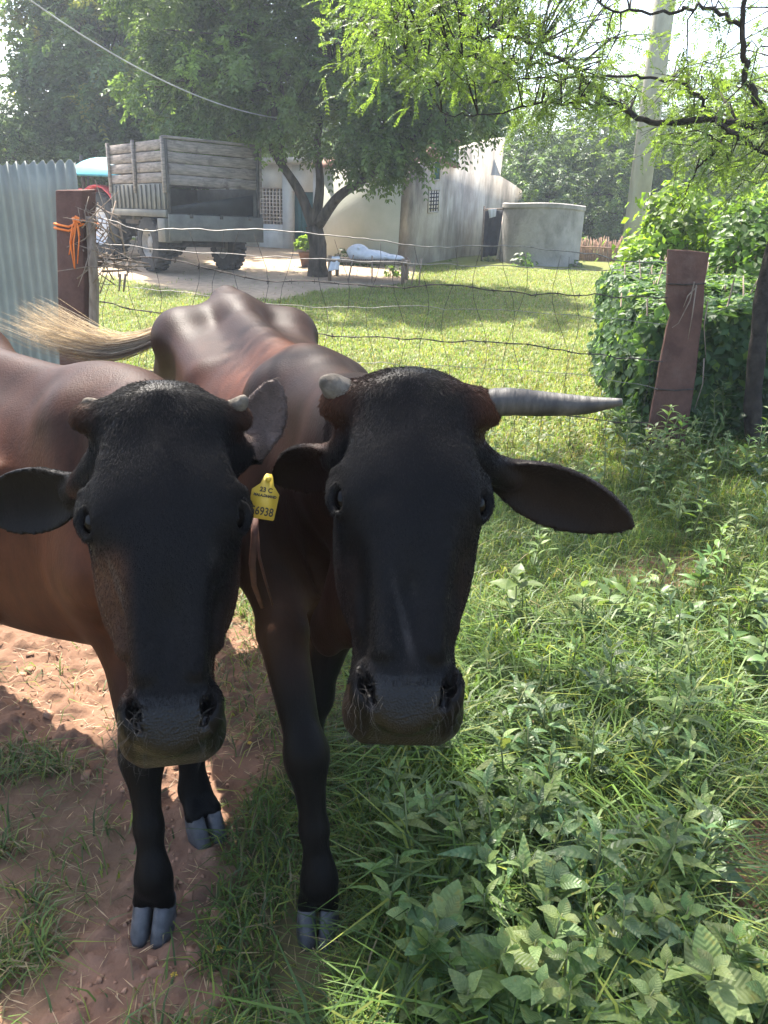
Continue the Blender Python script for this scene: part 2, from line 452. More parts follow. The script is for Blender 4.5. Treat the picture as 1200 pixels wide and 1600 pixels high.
# front wall of the set-back wing, with its openings cut by building round them
zt2 = at(425, 255, 20.3)[2]
V0 = 2.0
def wingpx(px, py): 
    p = on_plane(px, py, HP(0, V0, 0), HY); q = p - np.array([K[0], K[1], 0]); return q @ HX, p[2]
wu0, wz1 = wingpx(441, 294); wu1, wz0 = wingpx(405, 350)
du0, dz1 = wingpx(489, 300); du1, _ = wingpx(457, 300)
wall_box(MB(), 2.14, du0, V0, V0 + .25, HZ0, zt2).build('wall', MAT['white_wall'], house)
wall_box(MB(), du0, du1, V0, V0 + .25, dz1, zt2).build('wall', MAT['white_wall'], house)
wall_box(MB(), du1, wu0, V0, V0 + .25, HZ0, zt2).build('wall', MAT['white_wall'], house)
wall_box(MB(), wu0, wu1, V0, V0 + .25, wz1, zt2).build('wall', MAT['white_wall'], house)
wall_box(MB(), wu0, wu1, V0, V0 + .25, HZ0, wz0).build('wall', MAT['white_wall'], house)
wall_box(MB(), wu1, 10, V0, V0 + .25, HZ0, zt2).build('wall', MAT['white_wall'], house)
wall_box(MB(), .26, 10, 6.2, 6.45, HZ0, zt2).build('back_wall', MAT['white_wall'], house)
wall_box(MB(), 9.75, 10, V0 + .25, 6.2, HZ0, zt2).build('end_wall', MAT['white_wall'], house)
dr = wall_box(MB(), du0, du1, V0 + .1, V0 + .15, HZ0, dz1).build('door', MAT['teal'], house)
mb = MB()
for i in range(3):
    a = du0 + (du1 - du0) * (.12 + i * .27); wall_box(mb, a, a + (du1 - du0) * .2, V0 + .085, V0 + .1, HZ0 + .4, dz1 - .15)
mb.build('door_panel', MAT['teal'], dr)
win = wall_box(MB(), wu0, wu1, V0 + .20, V0 + .22, wz0, wz1).build('window', MAT['dark'], house)
lat = MB(); nu, nz_ = 7, 10
for i in range(nu + 1):
    a = wu0 + (wu1 - wu0) * i / nu; wall_box(lat, a - .012, a + .012, V0 + .03, V0 + .12, wz0, wz1)
for i in range(nz_ + 1):
    a = wz0 + (wz1 - wz0) * i / nz_; wall_box(lat, wu0, wu1, V0 + .034, V0 + .116, a - .012, a + .012)
lat.build('lattice', MAT['jali'], win)
rf = MB()
rf.hexa([HP(.27, -.12, ztop - .02), HP(2.3, -.12, ztop - .02), HP(2.3, 3.2, ztop + .75), HP(.27, 3.2, ztop + .75), HP(.27, -.12, ztop + .06), HP(2.3, -.12, ztop + .06), HP(2.3, 3.2, ztop + .83), HP(.27, 3.2, ztop + .83)])
roof = rf.build('roof', MAT['tile'], house)
wall_box(MB(), 2.35, 10.1, V0 - .3, 6.6, zt2, zt2 + .14).build('flat_roof', MAT['concrete'], house)
for i in range(11):
    v = -.05 + i * .26; z = ztop + .08 + (v + .12) / 3.32 * .77
    MB().tube([HP(.02, v, z), HP(.5, v + .02, z + .01)], .085, 10, flat=.7).build('roof_tile', MAT['tile'], roof, True)
for i in range(9):
    pA = on_plane(677 + i * 4.2, 246 + i * 1.6, HP(-.03, 0, 0), HX)
    MB().tube([pA - HX * .10, pA + HX * .35], .075, 10, flat=.7).build('roof_tile', MAT['tile'], roof, True)
# openings on the gable
for i, (a, b, c_, d_) in enumerate(((668, 297, 684, 331), (676, 252, 686, 281))):
    q = [on_plane(px, py, HP(-.012, 0, 0), HX) for px, py in ((a + 2, b), (c_ + 2, b - 1), (c_, d_), (a, d_ + 1))]
    w_ = MB().prism(q, HX * .01).build('window', MAT['jali' if i == 0 else 'teal'], house)
    f_ = MB()
    for k in range(4):
        f_.tube([q[k] - HX * .01, q[(k + 1) % 4] - HX * .01], .018, 4)
    f_.build('frame', MAT['stain_wall'], w_)
    if i == 0:
        l_ = MB()
        for k in (1, 2, 3):
            l_.tube([q[0] + (q[1] - q[0]) * k / 4 - HX * .008, q[3] + (q[2] - q[3]) * k / 4 - HX * .008], .012, 4)
        for k in range(1, 6):
            l_.tube([q[0] + (q[3] - q[0]) * k / 6 - HX * .008, q[1] + (q[2] - q[1]) * k / 6 - HX * .008], .012, 4)
        l_.build('lattice', MAT['dark'], w_)
# swept apron in front of the white wing
ap = MB(); ap.hexa([HP(2.2, .3, HZ0), HP(10, .3, HZ0), HP(10, V0 - .01, HZ0), HP(2.2, V0 - .01, HZ0), HP(2.2, .3, HZ0 + .33), HP(10, .3, HZ0 + .33), HP(10, V0 - .01, HZ0 + .36), HP(2.2, V0 - .01, HZ0 + .36)])
a_ = ap.build('pavement', MAT['apron']); a_['kind'] = 'structure'

# round masonry tank
tc_ = at(840, 420, 19.2); tr = .93; tz0 = float(gz(tc_[0], tc_[1])); tz1 = at(840, 317, 18.4)[2]
tk = MB(); rings = []
for rr, z in ((tr, tz0 - .2), (tr, tz0 + .3), (tr, tz1 - .12), (tr + .025, tz1 - .1), (tr + .025, tz1 - .02), (tr - .0, tz1), (tr - .12, tz1), (tr - .12, tz0 + .1)):
    rings.append([np.array([tc_[0] + rr * math.cos(a), tc_[1] + rr * math.sin(a), z + .012 * math.sin(3 * a)]) for a in np.arange(48) * 2 * math.pi / 48])
tank_o = tk.rings(rings).build('water_tank', MAT['tank'], None, True)
tag(tank_o, 'round grey stained concrete water tank right of the house', 'water tank')
m_ = tank_o.modifiers.new('e', 'EDGE_SPLIT'); m_.split_angle = math.radians(40)

# dark curtain screen between house and tank
sc_ = thing('curtain_screen', 'black cloth hung on a pole frame between the gable wall and the tank', 'curtain', at(772, 404, 19.4))
def cloth_sheet(c00, c10, c11, c01, amp, waves, n=18, m=10, thick=.01, seed=1):
    c00, c10, c11, c01 = [np.asarray(q, float) for q in (c00, c10, c11, c01)]
    nn = nrm(np.cross(c10 - c00, c01 - c00)); V = []
    for side in (0, 1):
        for j in range(m + 1):
            for i in range(n + 1):
                a, b = i / n, j / m
                p = (c00 * (1 - a) + c10 * a) * (1 - b) + (c01 * (1 - a) + c11 * a) * b
                V.append(p + nn * (amp * math.sin(a * waves * 6.28 + seed + b) * (.4 + .6 * b) + side * thick))
    V = np.array(V); s = (n + 1) * (m + 1); q = []
    for j in range(m):
        for i in range(n):
            k = j * (n + 1) + i
            q.append((k, k + 1, k + n + 2, k + n + 1)); q.append((s + k, s + k + n + 1, s + k + n + 2, s + k + 1))
    for i in range(n):
        q.append((i, s + i, s + i + 1, i + 1)); k = m * (n + 1) + i; q.append((k, k + 1, s + k + 1, s + k))
    for j in range(m):
        k = j * (n + 1); q.append((k, k + n + 1, s + k + n + 1, s + k)); k += n; q.append((k, s + k, s + k + n + 1, k + n + 1))
    return MB().add(V, np.array(q))
cloth_sheet(at(757, 330, 19.5), at(790, 328, 19.3), at(785, 398, 19.3), at(753, 402, 19.5), .035, 3).build('curtain', MAT['black_cloth'], sc_, True)
for px0, px1 in ((790, 781), (757, 752)):
    MB().tube([at(px0, 322, 19.25), at(px1, 412, 19.25)], .022, 8).build('pole', MAT['twig'], sc_, True)
MB().tube([at(789, 328, 19.22), at(777, 405, 19.22)], .03, 8).build('pole', MAT['jali'], sc_, True)
MB().tube([at(755, 328, 19.3), at(792, 326, 19.2)], .02, 8).build('rail', MAT['twig'], sc_, True)
wc = cloth_sheet(at(763, 327, 19.2), at(776, 326, 19.2), at(775, 338, 19.18), at(765, 341, 19.2), .02, 2, thick=.012).build('white_cloth', MAT['cloth'], None, True)
tag(wc, 'small white cloth hanging over the black curtain by the tank', 'cloth')

# reed fence
rfence = thing('reed_fence', 'brown upright reed fence right of the water tank', 'fence', at(940, 430, 20.5))
rg = np.random.default_rng(5)
for i in range(95):
    px = 897 + i * 1.35; h0 = 374 + 3 * math.sin(i * .3) + rg.uniform(-4, 4)
    d = 20.5 + rg.uniform(-.06, .06)
    b = at(px - 6, 436, d); b[2] = float(gz(b[0], b[1])) - .05
    MB().tube([b, (at(px, h0, d) + b) / 2 + rg.normal(0, .01, 3), at(px + rg.uniform(-2, 2), h0, d)], [.018, .016, .010], 5).build('reed', MAT['thatch'], rfence, True)
for zz in (385, 412):
    MB().tube([at(895, zz, 20.42), at(1026, zz + 5, 20.42)], .02, 6).build('rail', MAT['thatch'], rfence, True)

# concrete electricity pole
pb = at(984, 424, 11.3); pt = at(1047, -60, 11.3)
pb[2] = float(gz(pb[0], pb[1])) - .1
pole = thing('utility_pole', 'tall leaning concrete utility pole behind the hedge', 'pole', pb)
dx = nrm(np.array([1, .1, 0])); dy = np.array([-.1, 1, 0])
def polering(p, a, b): return [p + dx * x * a + dy * y * b for x, y in ((-1, -.8), (-.8, -1), (.8, -1), (1, -.8), (1, .8), (.8, 1), (-.8, 1), (-1, .8))]
top2 = pt + (pt - pb) * .5
MB().rings([polering(pb, .125, .125), polering(pt, .105, .105), polering(top2, .085, .085)]).build('shaft', MAT['concrete'], pole)
arm = MB().box(top2 + np.array([0, 0, -.3]), (1.5, .1, .1)).build('cross_arm', MAT['steel'], pole)
for sx in (-.65, 0, .65):
    MB().tube([top2 + np.array([sx, 0, -.25]), top2 + np.array([sx, 0, -.12])], [.04, .03], 10).build('insulator', MAT['cloth'], pole, True)

# overhead cable to the tree
ca, cb = at(30, -12, 10.5), at(445, 186, 14.2)
cpts = [ca + (cb - ca) * t + np.array([0, 0, -.42 * 4 * t * (1 - t) * .6]) for t in np.linspace(-.6, 1, 40)]
cpts = [c_ for c_ in cpts]
tag(MB().tube(cpts, .009, 6).build('overhead_cable', MAT['cable'], None, True), 'pale sagging cable strung across the sky into the central tree', 'cable')

# ------------------------------------------------------------------ farm trailer
TPSI = math.radians(40)
ta = np.array([math.cos(TPSI), math.sin(TPSI), 0]); tb = np.array([-math.sin(TPSI), math.cos(TPSI), 0])
T0 = at(266, 400, 13.4); TG = float(gz(T0[0], T0[1] + 1))
def TP(x, y, z): return np.array([T0[0], T0[1], TG]) + ta * x + tb * y + np.array([0, 0, z])
TR = np.stack([ta, tb, np.array([0, 0, 1.0])], 1)
TW, TL = 1.72, 2.35
trailer = thing('farm_trailer', 'farm trailer with weathered plank sides and a lowered tailgate', 'trailer', TP(TW / 2, TL / 2, 0))
def tbox(name, x0, x1, y0, y1, z0, z1, mat, par=None, bev=.006):
    o = MB().box(TP((x0 + x1) / 2, (y0 + y1) / 2, (z0 + z1) / 2), (abs(x1 - x0), abs(y1 - y0), abs(z1 - z0)), TR).build(name, MAT[mat], par or trailer)
    if bev: bevel(o, bev, 1)
    return o
FZ = .97; SM = 1.43; PZ = 2.08
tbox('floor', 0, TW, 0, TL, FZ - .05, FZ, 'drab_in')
for x in (.35, TW - .35): tbox('chassis_beam', x - .05, x + .05, .05, TL + .2, FZ - .2, FZ - .051, 'steel')
for y in (.15, 1.5, TL - .1): tbox('cross_member', .05, TW - .05, y, y + .08, FZ - .12, FZ - .052, 'steel')
rgp = np.random.default_rng(3)
for sx, xi in ((0, 1), (TW, -1)):
    x0, x1 = (sx, sx + .03 * xi)
    sp = tbox('side_panel', min(x0, x1), max(x0, x1), 0, TL, FZ + .002, SM, 'drab')
    xo = sx - .025 * xi
    for i in range(13):
        y = .03 + i * (TL - .1) / 12
        tbox('rib', min(sx - .002 * xi, xo), max(sx - .002 * xi, xo), y, y + .05, FZ + .06, SM - .02, 'drab', sp, .004)
    tbox('rail', min(sx - .003 * xi, sx - .045 * xi), max(sx - .003 * xi, sx - .045 * xi), -.01, TL, FZ - .06, FZ + .05, 'drab', sp)
    for r in range(4):
        z0 = SM + .012 + r * (PZ - SM) / 4; z1 = SM + (r + 1) * (PZ - SM) / 4
        for h in range(2):
            y0 = .04 + h * (TL / 2); y1 = TL / 2 * (h + 1) - .02
            e = rgp.uniform(-.006, .006)
            tbox('plank', min(sx, sx + .035 * xi) + e, max(sx, sx + .035 * xi) + e, y0 + rgp.uniform(0, .015), y1 - rgp.uniform(0, .015), z0, z1 + rgp.uniform(-.012, .0), 'plank', None, .006)
    for y in (.0, TL / 2, TL - .05):
        tbox('stake', min(sx - .004 * xi, sx - .05 * xi), max(sx - .004 * xi, sx - .05 * xi), y - .02, y + .045, SM - .15, PZ + .03, 'plank')
tbox('front_panel', .03, TW - .03, TL - .04, TL, FZ, SM, 'drab')
for r in range(4):
    z0 = SM + .012 + r * (PZ - SM) / 4
    tbox('plank', .04, TW - .04, TL - .045, TL - .01, z0, z0 + (PZ - SM) / 4 - .014, 'plank')
zs_ = [1.40, 1.56, 1.73, 1.90, PZ]
for r in range(4):
    e = rgp.uniform(-.008, .008)
    tbox('plank', .045, TW - .045, -.005 + e, .03 + e, zs_[r] + .008, zs_[r + 1] - rgp.uniform(0, .01), 'plank')
tbox('top_rail', -.02, TW + .02, -.03, .05, PZ + .004, PZ + .045, 'plank')
for x in (.0, TW - .05): tbox('corner_post', x, x + .05, -.02, .035, FZ - .05, PZ + .003, 'steel')
# tailgate hanging down
tg_ = tbox('tailgate', -.02, TW + .03, -.075, -.035, FZ - .42, FZ - .01, 'drab')
for x in (.35, .9, 1.45): tbox('hinge', x, x + .06, -.09, -.02, FZ - .06, FZ + .01, 'steel', tg_)
tbox('mudguard', -.06, .24, .02, .3, FZ - .45, FZ - .08, 'drab')
# dark board with a slanted top edge, filling the rear opening
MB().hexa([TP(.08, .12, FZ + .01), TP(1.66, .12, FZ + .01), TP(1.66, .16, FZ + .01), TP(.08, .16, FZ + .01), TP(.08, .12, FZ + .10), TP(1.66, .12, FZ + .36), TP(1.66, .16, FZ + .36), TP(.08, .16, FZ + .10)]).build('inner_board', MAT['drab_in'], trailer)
tbox('axle', .1, TW - .1, .88, .98, .42, .52, 'steel')
tbox('drawbar', TW / 2 - .06, TW / 2 + .06, TL, TL + 1.0, FZ - .35, FZ - .22, 'steel')

def wheel(parent, c, axis_, r, w, rimr, mat_rim='rim', lugs=26, chev=False):
    axis_ = nrm(axis_); e1 = nrm(np.cross(axis_, [0, 0, 1])); e2 = np.cross(e1, axis_)
    root_ = None
    prof = [(-.5, rimr), (-.5, rimr + .3 * (r - rimr)), (-.48, rimr + .75 * (r - rimr)), (-.40, r * .965), (-.2, r * .985), (.2, r * .985), (.40, r * .965), (.48, rimr + .75 * (r - rimr)), (.5, rimr + .3 * (r - rimr)), (.5, rimr)]
    seg = 40
    mb = MB(); rings = []
    for a, rr in prof:
        rings.append([c + axis_ * a * w + (e1 * math.cos(t) + e2 * math.sin(t)) * rr for t in np.arange(seg) * 2 * math.pi / seg])
    mb.rings(rings, cap=False)
    for k in range(lugs):
        t = k * 2 * math.pi / lugs
        for sg in (-1, 1):
            t2 = t + (math.pi / lugs if sg > 0 else 0)
            slant = .12 if chev else 0.0
            def pt(a, rr, dt): return c + axis_ * a * w + (e1 * math.cos(t2 + dt) + e2 * math.sin(t2 + dt)) * rr
            h = 2 * math.pi / lugs * .27
            P_ = [pt(sg * .02, r * .97, -h + slant), pt(sg * .47, r * .93, -h), pt(sg * .47, r * .93, h), pt(sg * .02, r * .97, h + slant), pt(sg * .02, r * 1.012, -h + slant), pt(sg * .49, r * .985, -h), pt(sg * .49, r * .985, h), pt(sg * .02, r * 1.012, h + slant)]
            mb.hexa(P_)
    ty = mb.build('wheel', MAT['rubber'], parent)
    rm = MB(); rings = []
    for a, rr in ((-.44, rimr), (-.46, rimr * .96), (-.2, rimr * .86), (-.16, rimr * .5), (-.3, rimr * .4), (-.32, rimr * .12), (-.32, .005)):
        rings.append([c + axis_ * a * w + (e1 * math.cos(t) + e2 * math.sin(t)) * rr for t in np.arange(28) * 2 * math.pi / 28])
    for a, rr in ((.32, .005), (.32, rimr * .12), (.3, rimr * .4), (.16, rimr * .5), (.2, rimr * .86), (.46, rimr * .96), (.44, rimr)):
        rings.append([c + axis_ * a * w + (e1 * math.cos(t) + e2 * math.sin(t)) * rr for t in np.arange(28) * 2 * math.pi / 28])
    rm.rings(rings, cap=False)
    for k in range(6):
        t = k * math.pi / 3
        for sg in (-1, 1):
            q = c + axis_ * sg * .18 * w + (e1 * math.cos(t) + e2 * math.sin(t)) * rimr * .62
            rm.tube([q, q + axis_ * sg * .03], .018, 6)
    rm.build('rim', MAT[mat_rim], ty, True)
    return ty
wheel(trailer, TP(.14, .93, .47), -ta, .47, .27, .25)
wheel(trailer, TP(TW - .14, .93, .47), ta, .47, .27, .25)

# ------------------------------------------------------------------ tractor in front of it
tpsi2 = TPSI + math.radians(14)
sa = np.array([math.cos(tpsi2), math.sin(tpsi2), 0]); sb = np.array([-math.sin(tpsi2), math.cos(tpsi2), 0])
S0 = at(168, 386, 16.0); SG = float(gz(S0[0], S0[1]))
def SP(x, y, z): return np.array([S0[0], S0[1], SG]) + sa * x + sb * y + np.array([0, 0, z])
SR = np.stack([sa, sb, np.array([0, 0, 1.0])], 1)
tractor = thing('tractor', 'red tractor with blue canopy, half hidden in front of the trailer', 'tractor', SP(.7, .8, 0))
def sbox(name, c_, size, mat, par=None, bev=.02):
    o = MB().box(SP(*c_), size, SR).build(name, MAT[mat], par or tractor); bevel(o, bev, 2); return o
wheel(tractor, SP(0, 0, .62), -sa, .62, .34, .34, 'cloth', 22, True)
wheel(tractor, SP(1.4, 0, .62), sa, .62, .34, .34, 'cloth', 22, True)
wheel(tractor, SP(.15, 1.8, .36), -sa, .36, .2, .2, 'cloth', 18)
wheel(tractor, SP(1.25, 1.8, .36), sa, .36, .2, .2, 'cloth', 18)
sbox('gearbox', (.7, .3, .7), (.5, 1.2, .5), 'steel')
sbox('engine_hood', (.7, 1.5, 1.05), (.55, 1.5, .55), 'red', None, .08)
sbox('grille', (.7, 2.27, 1.0), (.45, .04, .45), 'steel')
for x in (.02, 1.38):
    fm_ = MB(); rings = []
    for k in range(9):
        t = math.radians(20 + k * 17); p = (x, -.70 * math.cos(t), .62 + .72 * math.sin(t))
        rings.append([SP(p[0] - .2, p[1], p[2]), SP(p[0] + .2, p[1], p[2]), SP(p[0] + .2, p[1] * 1.03, p[2] + .03), SP(p[0] - .2, p[1] * 1.03, p[2] + .03)])
    fm_.rings(rings).build('fender', MAT['red'], tractor, False)
sbox('seat', (.7, -.25, 1.15), (.5, .45, .12), 'dark', None, .05)
sbox('seat_back', (.7, -.47, 1.38), (.5, .1, .4), 'dark', None, .04)
sw = [SP(.7 + .2 * math.cos(a), .35 + .07 * math.sin(a), 1.45 + .18 * math.sin(a)) for a in np.linspace(0, 2 * math.pi, 22)]
MB().tube(sw, .015, 6).build('steering_wheel', MAT['dark'], tractor, True)
czp = at(150, 262, 16.8)[2] - SG
for x in (.1, 1.3):
    for y in (-.5, .6): MB().tube([SP(x, y, 1.0), SP(x, y, czp)], .025, 8).build('canopy_post', MAT['steel'], tractor, True)
cm = MB(); rings = []
for k in range(11):
    x = -.25 + k * .19; zc = czp + .17 - .22 * abs((k - 5) / 5)**2.2 * 1.6
    rings.append([SP(x, -.85, zc - .12), SP(x, -.75, zc), SP(x, .8, zc + .04), SP(x, .95, zc - .10), SP(x, .93, zc - .13), SP(x, .78, zc), SP(x, -.74, zc - .035), SP(x, -.83, zc - .15)])
cm.rings(rings).build('canopy', MAT['blue'], tractor, True)
MB().tube([SP(.45, 1.3, 1.3), SP(.45, 1.3, 1.95)], .035, 10).build('exhaust', MAT['steel'], tractor, True)

# ------------------------------------------------------------------ cot with a sleeper
CB = at(572, 436, 13.9); CG = float(gz(CB[0], CB[1]))
cu = nrm(np.array([1, -.10, 0])); cv = np.array([.10, 1, 0])
def CP(x, y, z): return np.array([CB[0], CB[1], CG]) + cu * x + cv * y + np.array([0, 0, z])
cot = thing('charpoy_cot', 'low wooden string cot with leaning poles under the central tree', 'cot', CP(0, .3, 0))
for x in (-.64, .64):
    for y in (0, .75):
        MB().tube([CP(x, y, 0), CP(x, y, .2), CP(x, y, .42)], [.03, .038, .03], 8).build('leg', MAT['wood'], cot, True)
for y in (0, .75): MB().tube([CP(-.7, y, .34), CP(.7, y, .34)], .028, 8).build('rail', MAT['wood'], cot, True)
for x in (-.64, .64): MB().tube([CP(x, -.04, .35), CP(x, .79, .35)], .028, 8).build('rail', MAT['wood'], cot, True)
we = MB()
for i in range(24):
    y = .04 + i * .029; we.tube([CP(-.62, y, .365), CP(0, y, .34), CP(.62, y, .365)], .011, 4)
for i in range(34):
    x = -.6 + i * .036; we.tube([CP(x, .02, .372), CP(x, .375, .352), CP(x, .73, .372)], .011, 4)
we.build('webbing', MAT['twig'], cot)
for x0, x1 in ((-.30, -.22), (.12, .10), (.80, .86), (.93, .95)):
    MB().tube([CP(x0, -.1, 0), CP(x1, -.06, .45)], .014, 6).build('prop_stick', MAT['wood'], cot, True)
# ------------------------------------------------------------------ leaves and trees
def diamonds(P, D, N, L, Wd, col, fold=.18):
    P = np.asarray(P, float); n = len(P)
    D = nrm(D); S_ = nrm(np.cross(D, N)); N2 = np.cross(S_, D)
    L = np.broadcast_to(np.asarray(L, float), (n,))[:, None]; Wd = np.broadcast_to(np.asarray(Wd, float), (n,))[:, None]
    m = P + D * L * .45 - N2 * Wd * fold
    V = np.stack([P, m + S_ * Wd * .5 + N2 * Wd * fold * 2, P + D * L, m - S_ * Wd * .5 + N2 * Wd * fold * 2], 1).reshape(-1, 3)
    b = np.arange(n)[:, None] * 4
    T = np.vstack([b + np.array([[0, 1, 2]]), b + np.array([[0, 2, 3]])])
    return V, T, np.repeat(col, 4, 0)

def fronds(P, D, L, npair, ll, lw, rng, col, droop=.5):
    """pinnate sprays: P,D (n,3), L (n,)"""
    n = len(P); D = nrm(D)
    up = np.array([0, 0, 1.0]); S_ = np.cross(D, up + rng.normal(0, .35, (n, 3))); S_ = nrm(S_)
    outP = []; outD = []; outN = []; outL = []; outC = []
    for j in range(npair):
        t = (j + .6) / npair
        c = P + D * (L * t)[:, None] - up * (L * t * t * droop)[:, None]
        tang = nrm(D - up * (2 * t * droop))
        for sg in (-1, 1):
            d = nrm(tang * .75 + S_ * sg * .8 + rng.normal(0, .12, (n, 3)) - up * .15)
            outP.append(c); outD.append(d); outN.append(nrm(np.cross(tang, S_) * -1 + rng.normal(0, .35, (n, 3))))
            outL.append(ll * rng.uniform(.75, 1.15, n) * (1 - .3 * abs(t - .5))); outC.append(col * rng.uniform(.75, 1.3, (n, 1)))
    P = np.vstack(outP); Dd = np.vstack(outD); Nn = np.vstack(outN); Ls = np.concatenate(outL)
    return diamonds(P, Dd, Nn, Ls, Ls * (lw / ll), np.vstack(outC))

def rsphere(n, rng):
    return nrm(rng.normal(0, 1, (n, 3)))

def make_tree(name, label, base, fork, limbs, lobes, cols, rng, clumps=16, nf=14, flen=.34, npair=6, ll=.085, lw=.034, trunk_r=.16, group=None, droop=.55, crad=.38, bark='bark', tip=None, cat='tree'):
    root = thing(name, label, cat, base, group)
    base = np.asarray(base, float); fork = np.asarray(fork, float)
    mb = MB()
    tp = [base + np.array([0, 0, -.15]), base + (fork - base) * .06, base + (fork - base) * .3 + rng.normal(0, .03, 3), base + (fork - base) * .65 + rng.normal(0, .03, 3), fork]
    mb.tube(tp, [trunk_r * 1.45, trunk_r * 1.15, trunk_r, trunk_r * .95, trunk_r * .9], 14)
    mb.build('trunk', MAT[bark], root, True)
    br = MB(); skel = [fork]
    for lm in limbs:
        pts = [np.asarray(q, float) for q in lm]; n = len(pts)
        u = np.linspace(0, 1, n); U = 4 * n
        P = np.stack([hermite_(u, [p[i] for p in pts], U) for i in range(3)], 1)
        r0 = trunk_r * .62
        br.tube(P, np.linspace(r0, r0 * .25, U), 9)
        skel += list(P)
    skel = np.array(skel)
    V_, T_, C_ = [], [], []; nb = 0
    leaves = MB()
    for (c, r, ci) in lobes:
        c = np.asarray(c, float); r = np.asarray(r, float) * np.ones(3)
        k = max(3, int(clumps * (r[0] * r[2])**.9))
        d = rsphere(k, rng); rad = rng.uniform(.35, 1.0, (k, 1))**.6
        cc = c + d * rad * r
        # limb to the lobe
        j = np.argmin(((skel - c)**2).sum(1) + 2.0 * np.maximum(0, skel[:, 2] - c[2])); p0 = skel[j]
        mid = (p0 + c) / 2 + np.array([0, 0, .12]) * np.linalg.norm(c - p0) + rng.normal(0, .06, 3)
        br.tube([p0, mid, c], [.05 * r[0]**.5 + .01, .035 * r[0]**.5, .018], 6)
        for q in cc[::2]:
            br.tube([c + (q - c) * .05, c + (q - c) * .55 + rng.normal(0, .06, 3), q], [.018, .012, .006], 4, cap=False)
        m = nf * k
        own = np.repeat(np.arange(k), nf)
        st = cc[own] + rng.normal(0, crad * .42, (m, 3))
        dirs = nrm(d[own] * .7 + rsphere(m, rng) * .8 + np.array([0, 0, .1]))
        tone = rng.uniform(.62, 1.25, (k, 1))[own]
        if tip is not None:
            lit_cl = (rng.uniform(size=(k, 1)) < .22)[own] & (d[own][:, 2:3] > -.2)  # upper clumps lightened: sunlit leaf tops put into the leaf colour
            col = np.where(lit_cl, tip, cols[ci]) * tone
        else:
            col = cols[ci] * tone
        leaves.add(*fronds(st, dirs, flen * rng.uniform(.7, 1.2, m), npair, ll, lw, rng, col, droop))
    br.build('branches', MAT[bark], root, True)
    leaves.build('crown', MAT['leaf'], root)
    return root

def hermite_(xs, ys, n):
    xs = np.asarray(xs, float); ys = np.asarray(ys, float); m = np.gradient(ys, xs)
    X = np.linspace(xs[0], xs[-1], n); i = np.clip(np.searchsorted(xs, X) - 1, 0, len(xs) - 2)
    h = xs[i + 1] - xs[i]; t = (X - xs[i]) / h
    return (2 * t**3 - 3 * t**2 + 1) * ys[i] + (t**3 - 2 * t**2 + t) * h * m[i] + (-2 * t**3 + 3 * t**2) * ys[i + 1] + (t**3 - t**2) * h * m[i + 1]

C_neem = np.array([.088, .142, .046]); C_dark = np.array([.082, .132, .052]); C_mid = np.array([.095, .148, .040]); C_br = np.array([.14, .20, .035]); C_lit = np.array([.17, .19, .045])

def lob(L): return [(at(px, py, d), r, 0) for px, py, d, r in L]
rng = np.random.default_rng(21)
nb_ = at(497, 434, 14.6); nb_[2] = float(gz(nb_[0], nb_[1]))
make_tree('neem_tree', 'forked dark-trunked shade tree in the yard, cot beneath it', nb_, at(490, 352, 14.6),
          [[at(490, 356, 14.6), at(468, 300, 14.6), at(432, 245, 14.7), at(404, 195, 14.8), at(385, 120, 15)],
           [at(492, 352, 14.6), at(500, 290, 14.5), at(497, 215, 14.4), at(520, 110, 14.4)],
           [at(498, 350, 14.5), at(528, 308, 14.2), at(565, 283, 14.0), at(612, 246, 13.8), at(660, 200, 13.6)],
           [at(440, 255, 14.7), at(430, 190, 14.5), at(425, 120, 14.4)]],
          lob([(300, 120, 14.8, 1.15), (385, 60, 14.6, 1.5), (440, 130, 14.3, .8), (520, 95, 14.2, 1.5), (610, 50, 14.5, 1.5), (640, 130, 13.7, 1.1), (700, 145, 13.8, .75), (575, 180, 13.7, .75), (335, 170, 15, .7), (480, 10, 15.5, 1.8), (310, 30, 16, 1.4), (715, 105, 14.3, 1.0), (615, 205, 13.6, .5), (595, 222, 14.2, .4), (372, 205, 15, .4), (440, -110, 15, 2.2), (620, -80, 15, 1.9), (310, -80, 15.5, 1.9), (745, 150, 14.2, .4), (600, 200, 13.8, .8), (655, 195, 13.9, .4)]),
          [C_neem], rng, clumps=26, nf=20, ll=.11, lw=.052, npair=5, flen=.30, droop=.38, trunk_r=.165, crad=.27, tip=C_mid * 1.35)
b = at(130, 420, 21); b[2] = float(gz(b[0], b[1]))
make_tree('broad_tree', 'large dense leafy tree behind the tractor and trailer', b, b + np.array([0.1, 0, 1.9]), [],
          lob([(118, 60, 21, 1.7), (165, 100, 21, 2.2), (122, 185, 20.5, 1.5), (215, 190, 21, 1.7), (88, 130, 21, 1.1), (195, 10, 22, 2.2), (150, -50, 22, 2.2), (275, 130, 22, 1.9), (160, 250, 20.5, 1.1), (100, 240, 20.8, .9), (230, 260, 21.5, 1.3), (290, 30, 22, 1.9), (290, 230, 22.5, 1.4)]),
          [C_dark * 1.15], np.random.default_rng(22), clumps=19, nf=20, ll=.15, lw=.078, npair=5, flen=.40, droop=.35, trunk_r=.24, crad=.36, tip=C_lit)
b = at(8, 400, 19.0); b[2] = float(gz(b[0], b[1]))
make_tree('small_tree', 'smaller tree at the left edge, behind the corrugated sheet', b, b + np.array([0, 0, 1.2]), [],
          lob([(0, 215, 19, .75), (32, 222, 19, .45), (-30, 190, 19, .9), (20, 245, 18.8, .6), (-40, 260, 18.8, .8)]), [C_dark], np.random.default_rng(23), clumps=22, nf=14, ll=.11, lw=.05, flen=.36, trunk_r=.1)
